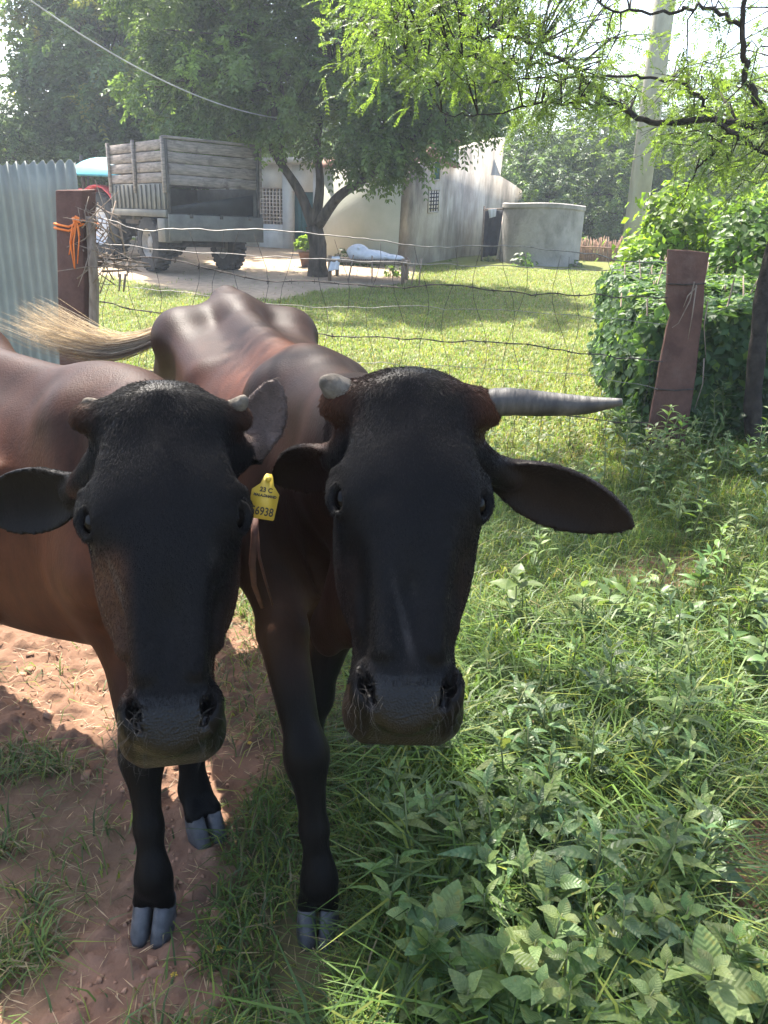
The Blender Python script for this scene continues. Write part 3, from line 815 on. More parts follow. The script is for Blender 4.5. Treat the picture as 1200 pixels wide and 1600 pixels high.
for i, (bx, lb, L_) in enumerate((
        (845, 'rounded dark tree standing directly behind the water tank', [(820, 250, 26, 1.5), (860, 320, 25, 1.5), (800, 310, 25.5, 1.1), (860, 210, 27, 1.6), (830, 360, 24.5, 1.0), (890, 270, 26, 1.4), (790, 240, 26.5, 1.2)]),
        (960, 'tall feathery tree behind the reed fence and utility pole', [(935, 180, 27, 1.9), (940, 300, 25, 1.6), (990, 330, 24.5, 1.5), (960, 240, 26, 2.0), (1030, 270, 26, 1.9), (1000, 190, 27, 1.6), (925, 350, 24.5, 1.0), (1030, 360, 25, 1.2)]),
        (1130, 'broad hazy tree behind the bushes at the right edge', [(1090, 240, 26, 2.0), (1150, 320, 25, 1.9), (1210, 230, 27, 2.2), (1090, 340, 25, 1.6), (1200, 340, 25, 1.9), (1150, 190, 27, 1.6), (1260, 300, 26, 2.2)]))):
    b = at(bx, 425, 26); b[2] = float(gz(b[0], b[1]))
    make_tree('background_tree', lb, b, b + np.array([0, 0, 1.3]), [], lob(L_), [[C_dark * 1.1, C_mid, C_mid * 1.05][i]], np.random.default_rng(40 + i), clumps=16, nf=15, ll=.13, lw=.05, flen=.45, trunk_r=.18, crad=.5)
for i, (bx, d, lb, L_) in enumerate((
        (460, 30, 'tree behind the white wing of the house', [(450, 200, 30, 2.4), (380, 230, 30, 2.0), (520, 210, 30, 2.2), (440, 120, 31, 2.4), (340, 260, 30, 1.6)]),
        (640, 31, 'tree behind the tall stair wall of the house', [(590, 190, 31, 2.4), (680, 170, 31, 2.3), (640, 90, 32, 2.5), (740, 130, 31, 2.0), (760, 240, 31, 1.6)]))):
    b = at(bx, 410, d); b[2] = float(gz(b[0], b[1]))
    make_tree('background_tree', lb, b, b + np.array([0, 0, 1.5]), [], lob(L_), [C_dark], np.random.default_rng(50 + i), clumps=9, nf=12, ll=.16, lw=.07, flen=.5, trunk_r=.2, crad=.6)
# far wood closing the horizon
rng = np.random.default_rng(60); n = 26000
ang = rng.uniform(-.75, .75, n); dist = rng.uniform(42, 62, n)
hx = np.sin(ang) * dist; hy = np.cos(ang) * dist
hh = 3.2 + 3.0 * fbm(hx * .12 + 50, hy * .12, 61, 3)
zz = gz(hx, hy) + hh * rng.uniform(0, 1, n)**.8
P = np.stack([hx, hy, zz], 1)
V, T, Cl = diamonds(P, rsphere(n, rng), rsphere(n, rng), .75, .5, C_dark * rng.uniform(.6, 1.4, (n, 1)))
fwd_ = MB().add(V, T, Cl).build('far_wood', MAT['leaf']); fwd_['kind'] = 'stuff'
fwd_['label'] = 'distant line of trees closing the view'; fwd_['category'] = 'trees'

# ------------------------------------------------------------------ thorn tree reaching in from the right
def acacia():
    rng = np.random.default_rng(31)
    base = at(1185, 700, 4.75); base[2] = float(gz(base[0], base[1]))
    root = thing('acacia_tree', 'feathery thorn tree whose branches reach in from the right', 'tree', base)
    tr = [base + np.array([0, 0, -.1]), at(1176, 640, 4.75), at(1184, 540, 4.75), at(1198, 430, 4.8), at(1240, 300, 4.9), at(1290, 190, 5.0)]
    MB().tube(np.stack([hermite_(np.linspace(0, 1, 6), [p[i] for p in tr], 24) for i in range(3)], 1), np.linspace(.055, .04, 24) * (1 + .06 * np.sin(np.arange(24) * 1.7)), 10).build('trunk', MAT['bark_dark'], root, True)
    br = MB(); skel = []
    def branch(pts, r0, r1):
        pts = [np.asarray(p, float) for p in pts]
        U = 6 * len(pts)
        P = np.stack([hermite_(np.linspace(0, 1, len(pts)), [p[i] for p in pts], U) for i in range(3)], 1)
        P[1:-1] += rng.normal(0, .008, (U - 2, 3))
        br.tube(P, np.linspace(r0, r1, U), 7); skel.append(P)
    A = lambda *p: at(*p)
    branch([A(1290, 200, 5.0), A(1200, 197, 5.0), A(1110, 188, 5.0), A(1020, 190, 5.05), A(965, 165, 5.1), A(920, 130, 5.2), A(880, 95, 5.3), A(800, 55, 5.4), A(705, 15, 5.5), A(640, -10, 5.6)], .022, .006)
    branch([A(1112, 188, 5.0), A(1098, 155, 5.0), A(1050, 128, 5.05), A(980, 120, 5.1), A(900, 122, 5.2), A(820, 122, 5.3), A(740, 133, 5.4), A(660, 130, 5.5)], .011, .0035)
    branch([A(1200, 197, 5.0), A(1185, 160, 4.8), A(1165, 110, 4.7), A(1158, 40, 4.6), A(1160, -60, 4.6)], .022, .011)
    branch([A(1158, 40, 4.6), A(1100, 10, 4.7), A(1030, 20, 4.8), A(950, 10, 4.9), A(880, -20, 5.0)], .012, .004)
    branch([A(965, 165, 5.1), A(905, 160, 5.0), A(830, 165, 5.0), A(760, 180, 5.1), A(690, 175, 5.2)], .009, .003)
    branch([A(1110, 188, 5.0), A(1140, 205, 4.9), A(1180, 230, 4.8), A(1220, 250, 4.8)], .016, .012)
    branch([A(1140, 205, 4.9), A(1110, 240, 4.9), A(1080, 280, 5.0), A(1065, 330, 5.0)], .008, .003)
    branch([A(880, 95, 5.3), A(830, 100, 5.2), A(770, 90, 5.2), A(700, 85, 5.3), A(610, 90, 5.4)], .009, .003)
    branch([A(800, 55, 5.4), A(740, 60, 5.4), A(670, 50, 5.5), A(590, 60, 5.6)], .008, .003)
    # overhead limbs, above the picture
    tp = tr[-1]
    branch([tp, tp + np.array([-.3, -.2, .9]), np.array([2.2, 4.4, 4.0]), np.array([1.2, 4.0, 4.5]), np.array([-.6, 3.9, 4.7])], .05, .012)
    branch([tp + np.array([-.3, -.2, .9]), np.array([2.4, 3.6, 4.0]), np.array([1.7, 2.9, 4.2]), np.array([.9, 2.5, 4.3])], .035, .010)
    branch([tp + np.array([-.3, -.2, .9]), np.array([2.8, 5.2, 4.4]), np.array([1.9, 5.8, 4.9]), np.array([.9, 6.2, 5.1])], .035, .010)
    br_pts = np.vstack(skel)
    starts = []; dirs = []
    # in-frame twigs
    k = 0
    while k < 350:
        px = rng.uniform(560, 1240); py = rng.uniform(-120, 335)
        lim = np.interp(px, [560, 640, 760, 850, 950, 1050, 1120, 1240], [110, 130, 125, 165, 190, 230, 255, 315])
        if abs(px - (985 + (420 - py) * .15)) < 38 and rng.uniform() < .93: continue
        if py > lim or rng.uniform() < .55 * (px > 860) * (py < 120): continue
        p = at(px, py, rng.uniform(4.6, 6.4)); starts.append(p); k += 1
    k = 0
    while k < 330:
        p = np.array([rng.uniform(-1.05, 3.6), rng.uniform(2.3, 6.6), 0])
        if p[1] > 4.3 and rng.uniform() < .85: continue
        if p[0] > 1.6 and rng.uniform() < .5: continue
        p[2] = 3.5 + .35 * p[1] * .6 + rng.normal(0, .3) + .2
        q = p - CAMP; ca_ = q @ _f
        py = 800 - F * (q @ _u) / ca_
        if py > -150: continue
        if fbm(np.array([p[0] * 1.1]), np.array([p[1] * 1.1]), 91, 2)[0] < .42: continue
        starts.append(p); k += 1
    starts = np.array(starts)
    tw = MB(); FP = []; FD = []; FL = []; FC = []
    for p in starts:
        j = np.argmin(((br_pts - p)**2).sum(1)); b0 = br_pts[j]; dv = p - b0
        ln = np.linalg.norm(dv)
        if ln > 1.5: b0 = p - dv / ln * 1.0; dv = p - b0
        out = nrm(dv * np.array([1, 1, .5]) + np.array([-.25, -.1, -.05]) + rng.normal(0, .2, 3))
        e = p + out * rng.uniform(.2, .4) - np.array([0, 0, .06])
        P = np.array([b0, b0 + dv * .5 + np.array([0, 0, .05]) + rng.normal(0, .03, 3), p, e])
        tw.tube(P, [.0055, .0042, .003, .0012], 4, cap=False)
        lite = rng.uniform(.6, 1.35)
        for q in range(11):
            t = rng.uniform(.0, 1) ; s0 = p + (e - p) * t if q > 2 else b0 + dv * rng.uniform(.5, 1)
            FP.append(s0); FD.append(nrm(out * .5 + rsphere(1, rng)[0] * .9)); FL.append(rng.uniform(.09, .17)); FC.append(np.array([.105, .165, .036]) * lite * rng.uniform(.85, 1.2))
    br.build('branches', MAT['bark_dark'], root, True)
    tw.build('twigs', MAT['bark_dark'], root, True)
    V, T, Cl = fronds(np.array(FP), np.array(FD), np.array(FL), 11, .026, .0095, rng, np.array(FC), .35)
    MB().add(V, T, Cl).build('crown', MAT['leaf'], root)
acacia()

# ------------------------------------------------------------------ hedge and bushes on the right
def leaf_shell(P, N, rng, L, col):
    n = len(P)
    D = nrm(np.cross(N, rng.normal(0, 1, (n, 3))) + N * .35 - np.array([0, 0, .55]))
    Ls = L * rng.uniform(.6, 1.25, n)
    return diamonds(P, D, nrm(N + rng.normal(0, .45, (n, 3))), Ls, Ls * .62, col)
def hedge():
    rng = np.random.default_rng(71)
    base = np.array([2.5, 6.2, float(gz(2.5, 6.2))])
    root = thing('creeper_hedge', 'dense dark green creeper hedge behind the leaning stone post', 'hedge', base)
    x0 = lambda y: np.interp(y, [4.9, 5.6, 6.6, 8.6], [1.68, 1.74, 1.90, 2.3])
    P = []; N = []
    n = 15000
    # left face
    y = rng.uniform(4.95, 8.4, n); u = rng.uniform(0, 1, n); top = .86 + .10 * (fbm(y * 1.5, y * 0 + 3, 5) - .5) * 2 + .03 * (y - 5)
    xx = x0(y) + .16 * (fbm(y * 3, u * 3, 8) - .5) * 2 + .05 * np.abs(u - .5) + rng.normal(0, .03, n)
    P.append(np.stack([xx, y, gz(xx, y) - .02 + u * (top - .1)], 1)); N.append(np.tile([-.9, -.35, .35], (n, 1)))
    # front face
    n = 9000
    x = rng.uniform(1.62, 4.0, n); u = rng.uniform(0, 1, n); yy = 4.98 + .16 * (fbm(x * 3, u * 3, 18) - .5) * 2 + rng.normal(0, .04, n) + .1 * u
    tt = .82 + .12 * (fbm(x * 2, x * 0, 6) - .5) * 2
    P.append(np.stack([x, yy, gz(x, yy) + u * tt - .03], 1)); N.append(np.tile([-.2, -.95, .3], (n, 1)))
    n = 7000
    x = rng.uniform(0, 1.6, n); y = rng.uniform(4.95, 8.4, n); xx = x0(y) + x
    P.append(np.stack([xx, y, gz(xx, y) + .80 + .12 * (fbm(xx * 2.5, y * 2.5, 9) - .5) * 2 + .03 * (y - 5)], 1)); N.append(np.tile([-.1, -.1, 1.0], (n, 1)))
    P = np.vstack(P); N = nrm(np.vstack(N)); n = len(P)
    tone = .6 + .8 * fbm(P[:, 0] * 4 + P[:, 1] * 2, P[:, 2] * 5, 23)
    col = np.array([.060, .115, .040]) * tone[:, None] * rng.uniform(.75, 1.3, (n, 1))
    lt = rng.uniform(size=n) < .10
    col[lt] = col[lt] * np.array([2.2, 1.8, 1.1])
    V, T, Cl = leaf_shell(P, N, rng, .078, col)
    MB().add(V, T, Cl).build('foliage', MAT['leaf'], root)
    st = MB()
    for i in range(60):
        y = rng.uniform(5.1, 8.2); x = x0(y) + rng.uniform(.05, 1.3)
        p = onground(x, y, -.05); q = p + np.array([rng.normal(0, .12), rng.normal(0, .12), rng.uniform(.8, 1.05)])
        st.tube([p, (p + q) / 2 + rng.normal(0, .05, 3), q], [.014, .010, .005], 5)
    st.build('stems', MAT['twig'], root, True)
hedge()
def bush(name, label, spots, col, seed, L=.075, nper=700, group=None, stems=True):
    rng = np.random.default_rng(seed)
    c0 = np.mean([s[0] for s in spots], 0)
    root = thing(name, label, 'bush', onground(c0[0], c0[1]), group)
    mb = MB(); st = MB()
    for c, r in spots:
        n = int(nper * (r / .4)**2)
        d = rsphere(n, rng); rad = rng.uniform(.3, 1, (n, 1))**.5
        k = 26; cl = rsphere(k, rng) * rng.uniform(.5, .95, (k, 1)); own = rng.integers(0, k, n)
        P = c + (cl[own] + rng.normal(0, .17, (n, 3))) * r * np.array([1, 1, .9])
        tone = rng.uniform(.65, 1.35, (k, 1))[own]
        cc = col * tone * rng.uniform(.8, 1.2, (n, 1))
        V, T, Cl = leaf_shell(P, nrm(cl[own] + np.array([0, -.2, .5])), rng, L, cc)
        mb.add(V, T, Cl)
        g0 = onground(c[0] + rng.normal(0, .1), c[1] + rng.normal(0, .1), -.05)
        for q in cl[:9]:
            e = c + q * r * .9
            st.tube([g0 + rng.normal(0, .04, 3) * [1, 1, 0], (g0 + e) / 2 + rng.normal(0, .06, 3), e], [.012, .008, .003], 5)
    st.build('stems', MAT['twig'], root, True)
    mb.build('foliage', MAT['leaf'], root)
bush('leafy_bush', 'bright yellow-green bush rising behind the hedge by the pole', [(at(1030, 385, 8.6), .42), (at(1075, 350, 8.4), .42), (at(1010, 420, 8.2), .3), (at(1055, 320, 8.6), .3), (at(1100, 400, 8.2), .4)], np.array([.13, .21, .03]), 81, L=.10)
bush('leafy_bush', 'green bush at the right edge above the thorn tree trunk', [(at(1180, 380, 7.0), .42), (at(1150, 430, 7.0), .35), (at(1210, 450, 6.6), .4), (at(1165, 500, 6.2), .32), (at(1215, 340, 7), .4)], np.array([.075, .14, .032]), 82, L=.085)
bush('leafy_bush', 'shaded undergrowth bush at the right edge below the thorn tree', [(at(1140, 600, 5.3), .3), (at(1190, 640, 5.0), .28), (at(1130, 520, 5.6), .3), (at(1215, 560, 5.4), .35)], np.array([.045, .085, .03]), 83, L=.07)
for i, (px, py, d, r, lb) in enumerate(((705, 420, 18.5, .22, 'low weed clump at the foot of the stained gable wall'), (760, 412, 19, .25, 'green weed clump in front of the black curtain'), (818, 415, 18, .28, 'pale-leaved weed in front of the water tank'), (900, 418, 18.5, .22, 'weed clump between the tank and the reed fence'), (583, 408, 16.8, .3, 'dark weeds along the pale front wall, behind the cot'), (545, 408, 16.9, .3, 'dark weeds beside the tree trunk along the front wall'), (620, 425, 15, .25, 'grassy weed clump at the right end of the cot'), (905, 385, 21, .35, 'bush peeping over between tank and reed fence'))):
    bush('weed_clump', lb, [(at(px, py, d), r)], (np.array([.045, .08, .03]) if i in (4, 5) else np.array([.08, .14, .035])), 90 + i, L=.12, nper=260)
# potted plant by the tree
pp = at(479, 418, 16.2); pp[2] = float(gz(pp[0], pp[1]))
pot = thing('potted_plant', 'potted plant with pale green leaves left of the central tree trunk', 'plant', pp)
MB().rings([[pp + np.array([r * math.cos(a), r * math.sin(a), z]) for a in np.arange(20) * math.pi / 10] for r, z in ((.10, 0), (.14, .18), (.155, .24), (.165, .25), (.165, .28), (.14, .28), (.13, .22))]).build('pot', MAT['pot'], pot, True)
rng = np.random.default_rng(99); n = 260
d = rsphere(n, rng); d[:, 2] = np.abs(d[:, 2])
V, T, Cl = leaf_shell(pp + np.array([0, 0, .36]) + d * np.array([.2, .2, .22]), d, rng, .12, np.array([.14, .22, .05]) * rng.uniform(.7, 1.3, (n, 1)))
MB().add(V, T, Cl).build('foliage', MAT['leaf'], pot)
# ------------------------------------------------------------------ implicit bodies
def hermite(xs, ys, n=240):
    xs = np.asarray(xs, float); ys = np.asarray(ys, float)
    m = np.gradient(ys, xs)
    X = np.linspace(xs[0], xs[-1], n)
    i = np.clip(np.searchsorted(xs, X) - 1, 0, len(xs) - 2)
    h = xs[i + 1] - xs[i]; t = (X - xs[i]) / h
    Y = (2 * t**3 - 3 * t**2 + 1) * ys[i] + (t**3 - 2 * t**2 + t) * h * m[i] + (-2 * t**3 + 3 * t**2) * ys[i + 1] + (t**3 - t**2) * h * m[i + 1]
    return X, Y

class Field:
    def __init__(s, xs, ys, zs):
        s.a = [np.asarray(q, np.float32) for q in (xs, ys, zs)]
        s.D = np.full([len(q) for q in s.a], 1.0, np.float32)
    def sub(s, lo, hi):
        sl = []; g = []
        for k in range(3):
            i0 = max(0, np.searchsorted(s.a[k], lo[k]) - 1); i1 = min(len(s.a[k]), np.searchsorted(s.a[k], hi[k]) + 1)
            sl.append(slice(i0, i1)); sh = [1, 1, 1]; sh[k] = -1
            g.append(s.a[k][i0:i1].reshape(sh))
        return tuple(sl), g
    def op(s, fn, lo, hi, k, cut=False):
        pad = k + .03
        sl, g = s.sub(np.asarray(lo) - pad, np.asarray(hi) + pad)
        d = fn(*g).astype(np.float32); a = s.D[sl]
        if a.size == 0: return
        if cut:
            d = -d
            h = np.clip(k - np.abs(a - d), 0, None) / k
            s.D[sl] = np.maximum(a, d) + h * h * k * .25
        else:
            h = np.clip(k - np.abs(a - d), 0, None) / k
            s.D[sl] = np.minimum(a, d) - h * h * k * .25
    def cone(s, a, b, ra, rb, k=.03, n=None, q=1.0, cut=False):
        a = np.asarray(a, float); b = np.asarray(b, float); ab = b - a; L2 = ab @ ab + 1e-9
        def fn(X, Y, Z):
            x, y, z = X - a[0], Y - a[1], Z - a[2]
            t = np.clip((x * ab[0] + y * ab[1] + z * ab[2]) / L2, 0, 1)
            vx, vy, vz = x - t * ab[0], y - t * ab[1], z - t * ab[2]
            d2 = vx * vx + vy * vy + vz * vz
            if n is not None:
                vn = vx * n[0] + vy * n[1] + vz * n[2]
                d2 = d2 + vn * vn * (q * q - 1)
            tt = t * t * (3 - 2 * t)
            d = np.sqrt(d2) - (ra + (rb - ra) * tt)
            return d / (q if q > 1 else 1)
        r = max(ra, rb) * (1 if q >= 1 else 1 / q)
        s.op(fn, np.minimum(a, b) - r, np.maximum(a, b) + r, k, cut)
    def ell(s, c, R, rad, k=.03, cut=False):
        c = np.asarray(c, float); R = np.asarray(R, float); rad = np.asarray(rad, float)
        def fn(X, Y, Z):
            x, y, z = X - c[0], Y - c[1], Z - c[2]
            p = [x * R[i][0] + y * R[i][1] + z * R[i][2] for i in range(3)]
            k0 = np.sqrt(sum((p[i] / rad[i])**2 for i in range(3)))
            k1 = np.sqrt(sum((p[i] / rad[i]**2)**2 for i in range(3))) + 1e-6
            return k0 * (k0 - 1) / k1
        m = max(rad)
        s.op(fn, c - m, c + m, k, cut)
    def loft(s, O, ax, st, k=.03, p=2.4, egg=0.):
        """st rows: l, half width, upper, lower (along ax[2]); ax = (length, side, up)"""
        O = np.asarray(O, float); L, S, N = [np.asarray(q, float) for q in ax]
        st = np.asarray(st, float)
        tab = [hermite(st[:, 0], st[:, j]) for j in (1, 2, 3)]
        def fn(X, Y, Z):
            x, y, z = X - O[0], Y - O[1], Z - O[2]
            l = x * L[0] + y * L[1] + z * L[2]
            sd_ = x * S[0] + y * S[1] + z * S[2]
            n = x * N[0] + y * N[1] + z * N[2]
            w, up, lo = [np.interp(l, *t_) for t_ in tab]
            c = (up + lo) / 2; h = np.maximum((up - lo) / 2, .004); w = np.maximum(w, .004)
            nn = (n - c) / h
            w = w * (1 - egg * np.clip(nn, -1, 1))
            r = (np.abs(sd_ / w)**p + np.abs(nn)**p + 1e-9)**(1 / p)
            d = (r - 1) * np.minimum(w, h)
            out = np.maximum(st[0, 0] - l, l - st[-1, 0])
            return np.maximum(d, out)
        P = []
        for row in st:
            for a in (-1, 1):
                for b in (2, 3):
                    P.append(O + L * row[0] + S * row[1] * a * (1 + abs(egg)) + N * row[b])
        P = np.array(P)
        s.op(fn, P.min(0), P.max(0), k)
    def ear(s, base, tip, nrm_, wmax, k=.012, cup=.35, T=.0055):
        base = np.asarray(base, float); tip = np.asarray(tip, float)
        U = tip - base; Le = np.linalg.norm(U); U = U / Le
        N = np.asarray(nrm_, float); N = nrm(N - U * (N @ U)); V = np.cross(N, U)
        px = [-.05, 0, .12, .3, .48, .68, .84, .95, 1.0]; py = [.42, .45, .62, .92, 1.0, .86, .58, .28, .04]
        tab = hermite(px, py)
        def fn(X, Y, Z):
            x, y, z = X - base[0], Y - base[1], Z - base[2]
            u = (x * U[0] + y * U[1] + z * U[2]) / Le
            v = x * V[0] + y * V[1] + z * V[2]
            w = x * N[0] + y * N[1] + z * N[2]
            W = np.interp(u, *tab) * wmax
            c_ = cup + .6 * np.clip(.35 - u, 0, 1)
            w0 = c_ * (v * v / wmax) - .012 * np.sin(np.clip(u, 0, 1) * 3.1)
            t_ = T + .006 * np.clip(.4 - u, 0, 1) + .003 * (1 - np.clip(np.abs(v) / wmax, 0, 1))
            a = np.abs(w - w0) / np.sqrt(1 + (2 * c_ * v / wmax)**2) - t_; b = (np.abs(v) - W) * .8
            e = np.maximum(-.06 - u, u - 1.0) * Le
            b = np.maximum(b, e)
            return np.minimum(np.maximum(a, b), 0) + np.sqrt(np.maximum(a, 0)**2 + np.maximum(b, 0)**2)
        lo = np.minimum(base, tip) - wmax * 1.1; hi = np.maximum(base, tip) + wmax * 1.1
        s.op(fn, lo, hi, k)
    def mesh(s, smooth_it=2):
        D = s.D; I = D < 0
        nx, ny, nz = D.shape
        cnt = np.zeros((nx - 1, ny - 1, nz - 1), np.uint8)
        for a in (0, 1):
            for b in (0, 1):
                for c_ in (0, 1):
                    cnt += I[a:nx - 1 + a, b:ny - 1 + b, c_:nz - 1 + c_]
        act = (cnt > 0) & (cnt < 8)
        ci = np.argwhere(act)
        vid = np.full(act.shape, -1, np.int32); vid[act] = np.arange(len(ci))
        acc = np.zeros((len(ci), 3)); num = np.zeros(len(ci))
        i, j, k = ci.T
        for ax in range(3):
            o1, o2 = [q for q in range(3) if q != ax]
            for a in (0, 1):
                for b in (0, 1):
                    p0 = ci.copy(); p0[:, o1] += a; p0[:, o2] += b
                    p1 = p0.copy(); p1[:, ax] += 1
                    d0 = D[p0[:, 0], p0[:, 1], p0[:, 2]]; d1 = D[p1[:, 0], p1[:, 1], p1[:, 2]]
                    m = (d0 < 0) != (d1 < 0)
                    t = np.where(m, d0 / np.where(m, d0 - d1, 1), 0)
                    P = np.stack([s.a[q][p0[:, q]] for q in range(3)], 1).astype(float)
                    P[:, ax] = s.a[ax][p0[:, ax]] * (1 - t) + s.a[ax][p1[:, ax]] * t
                    acc[m] += P[m]; num[m] += 1
        V = acc / num[:, None]
        faces = []
        for ax in range(3):
            o1, o2 = [(1, 2), (2, 0), (0, 1)][ax]
            sl0 = [slice(1, -1)] * 3; sl0[ax] = slice(0, -1)
            sl1 = [slice(1, -1)] * 3; sl1[ax] = slice(1, None)
            A = I[tuple(sl0)]; B = I[tuple(sl1)]
            e = np.argwhere(A != B)
            flip = A[e[:, 0], e[:, 1], e[:, 2]]
            base = e.copy()
            for q in range(3):
                if q != ax: base[:, q] += 1
            qd = []
            for da, db in ((-1, -1), (0, -1), (0, 0), (-1, 0)):
                p = base.copy(); p[:, o1] += da; p[:, o2] += db
                qd.append(vid[p[:, 0], p[:, 1], p[:, 2]])
            qd = np.stack(qd, 1)
            qd[~flip] = qd[~flip][:, ::-1]
            faces.append(qd)
        Fq = np.vstack(faces)
        Fq = Fq[(Fq >= 0).all(1)]
        E = np.vstack([Fq[:, [0, 1]], Fq[:, [1, 2]], Fq[:, [2, 3]], Fq[:, [3, 0]]])
        E = np.unique(np.sort(E, 1), axis=0)
        deg = np.bincount(E.ravel(), minlength=len(V))[:, None]
        for it in range(smooth_it):
            for lam in (.5, -.52):
                sacc = np.zeros_like(V)
                for d in range(3):
                    sacc[:, d] = np.bincount(E[:, 0], V[E[:, 1], d], len(V)) + np.bincount(E[:, 1], V[E[:, 0], d], len(V))
                V = V + lam * (sacc / np.maximum(deg, 1) - V)
        return V, Fq

def sstep(a, b, x):
    t = np.clip((x - a) / (b - a), 0, 1)
    return t * t * (3 - 2 * t)

# ------------------------------------------------------------------ cow materials
def cow_mat():
    m = bpy.data.materials.new('cow_hide'); m.use_nodes = True
    nt = m.node_tree; N = nt.nodes; Lk = nt.links; p = N['Principled BSDF']
    a = N.new('ShaderNodeAttribute'); a.attribute_name = 'Col'
    w = N.new('ShaderNodeAttribute'); w.attribute_name = 'wet'
    tc = N.new('ShaderNodeTexCoord')
    n1 = N.new('ShaderNodeTexNoise'); n1.inputs['Scale'].default_value = 14; n1.inputs['Detail'].default_value = 8; n1.inputs['Roughness'].default_value = .7
    mp = N.new('ShaderNodeMapping'); mp.inputs['Scale'].default_value = (1, 1, .45)
    Lk.new(tc.outputs['Object'], mp.inputs[0]); Lk.new(mp.outputs[0], n1.inputs['Vector'])
    r = N.new('ShaderNodeValToRGB'); r.color_ramp.elements[0].position = .3; r.color_ramp.elements[1].position = .72
    r.color_ramp.elements[0].color = (.6, .6, .6, 1); r.color_ramp.elements[1].color = (1.45, 1.4, 1.35, 1)
    Lk.new(n1.outputs['Fac'], r.inputs[0])
    mx = N.new('ShaderNodeMix'); mx.data_type = 'RGBA'; mx.blend_type = 'MULTIPLY'; mx.inputs[0].default_value = 1
    Lk.new(a.outputs['Color'], mx.inputs[6]); Lk.new(r.outputs[0], mx.inputs[7])
    Lk.new(mx.outputs[2], p.inputs['Base Color'])
    mr = N.new('ShaderNodeMapRange'); mr.inputs[3].default_value = .47; mr.inputs[4].default_value = .28
    Lk.new(w.outputs['Fac'], mr.inputs[0]); Lk.new(mr.outputs[0], p.inputs['Roughness'])
    sp_ = N.new('ShaderNodeMapRange'); sp_.inputs[3].default_value = .06; sp_.inputs[4].default_value = .26
    Lk.new(w.outputs['Fac'], sp_.inputs[0]); Lk.new(sp_.outputs[0], p.inputs['Specular IOR Level'])
    p.inputs['Sheen Weight'].default_value = 0.0
    p.inputs['Sheen Roughness'].default_value = .4
    # short coat: fine streaks; nose leather: pebbled
    n2 = N.new('ShaderNodeTexNoise'); n2.inputs['Scale'].default_value = 260; n2.inputs['Detail'].default_value = 3
    mp2 = N.new('ShaderNodeMapping'); mp2.inputs['Scale'].default_value = (1, 1, .22)
    Lk.new(tc.outputs['Object'], mp2.inputs[0]); Lk.new(mp2.outputs[0], n2.inputs['Vector'])
    n3 = N.new('ShaderNodeTexNoise'); n3.inputs['Scale'].default_value = 34; n3.inputs['Detail'].default_value = 4
    Lk.new(mp.outputs[0], n3.inputs['Vector'])
    vo = N.new('ShaderNodeTexVoronoi'); vo.inputs['Scale'].default_value = 330
    Lk.new(tc.outputs['Object'], vo.inputs['Vector'])
    ad = N.new('ShaderNodeMath'); ad.operation = 'MULTIPLY_ADD'; ad.inputs[1].default_value = .12
    Lk.new(n3.outputs['Fac'], ad.inputs[0]); Lk.new(n2.outputs['Fac'], ad.inputs[2])
    mh = N.new('ShaderNodeMix'); Lk.new(w.outputs['Fac'], mh.inputs[0]); Lk.new(ad.outputs[0], mh.inputs[2]); Lk.new(vo.outputs['Distance'], mh.inputs[3])
    b = N.new('ShaderNodeBump'); b.inputs['Strength'].default_value = .38; b.inputs['Distance'].default_value = .003
    Lk.new(mh.outputs[0], b.inputs['Height']); Lk.new(b.outputs[0], p.inputs['Normal'])
    return m
HIDE = cow_mat()
def fur_mat():
    m = bpy.data.materials.new('cow_coat_hair'); m.use_nodes = True
    N = m.node_tree.nodes; p = N['Principled BSDF']
    a = N.new('ShaderNodeAttribute'); a.attribute_name = 'Col'
    m.node_tree.links.new(a.outputs['Color'], p.inputs['Base Color'])
    p.inputs['Roughness'].default_value = .55; p.inputs['Specular IOR Level'].default_value = .10
    return m
FUR = fur_mat()
HORN = pmat('horn', (.036, .032, .028), (.115, .104, .09), scale=18, rough=.6, bump=(50, .6, .004), stretch=(2.5, .6, .6), c3=(.02, .019, .018), scale3=9, th3=(.40, .66), stretch3=(2, 1, 1))
HORN_PALE = pmat('horn_pale', (.06, .051, .041), (.15, .13, .105), scale=45, rough=.95, spec=.15, bump=(120, .7, .003))
HOOF = pmat('hoof', (.022, .023, .026), (.065, .065, .07), scale=30, rough=.5, bump=(60, .5, .003), c3=(.16, .13, .11), scale3=25, th3=(.58, .74))
EYE = pmat('eye', (.0012, .001, .001), (.003, .002, .0016), rough=.05, spec=.12)
SWITCH = pmat('tail_switch', None, attr=True, scale=20, rough=.6, spec=.3, transl=.35, tcol=(1.3, 1.2, 1.0), var=.12)

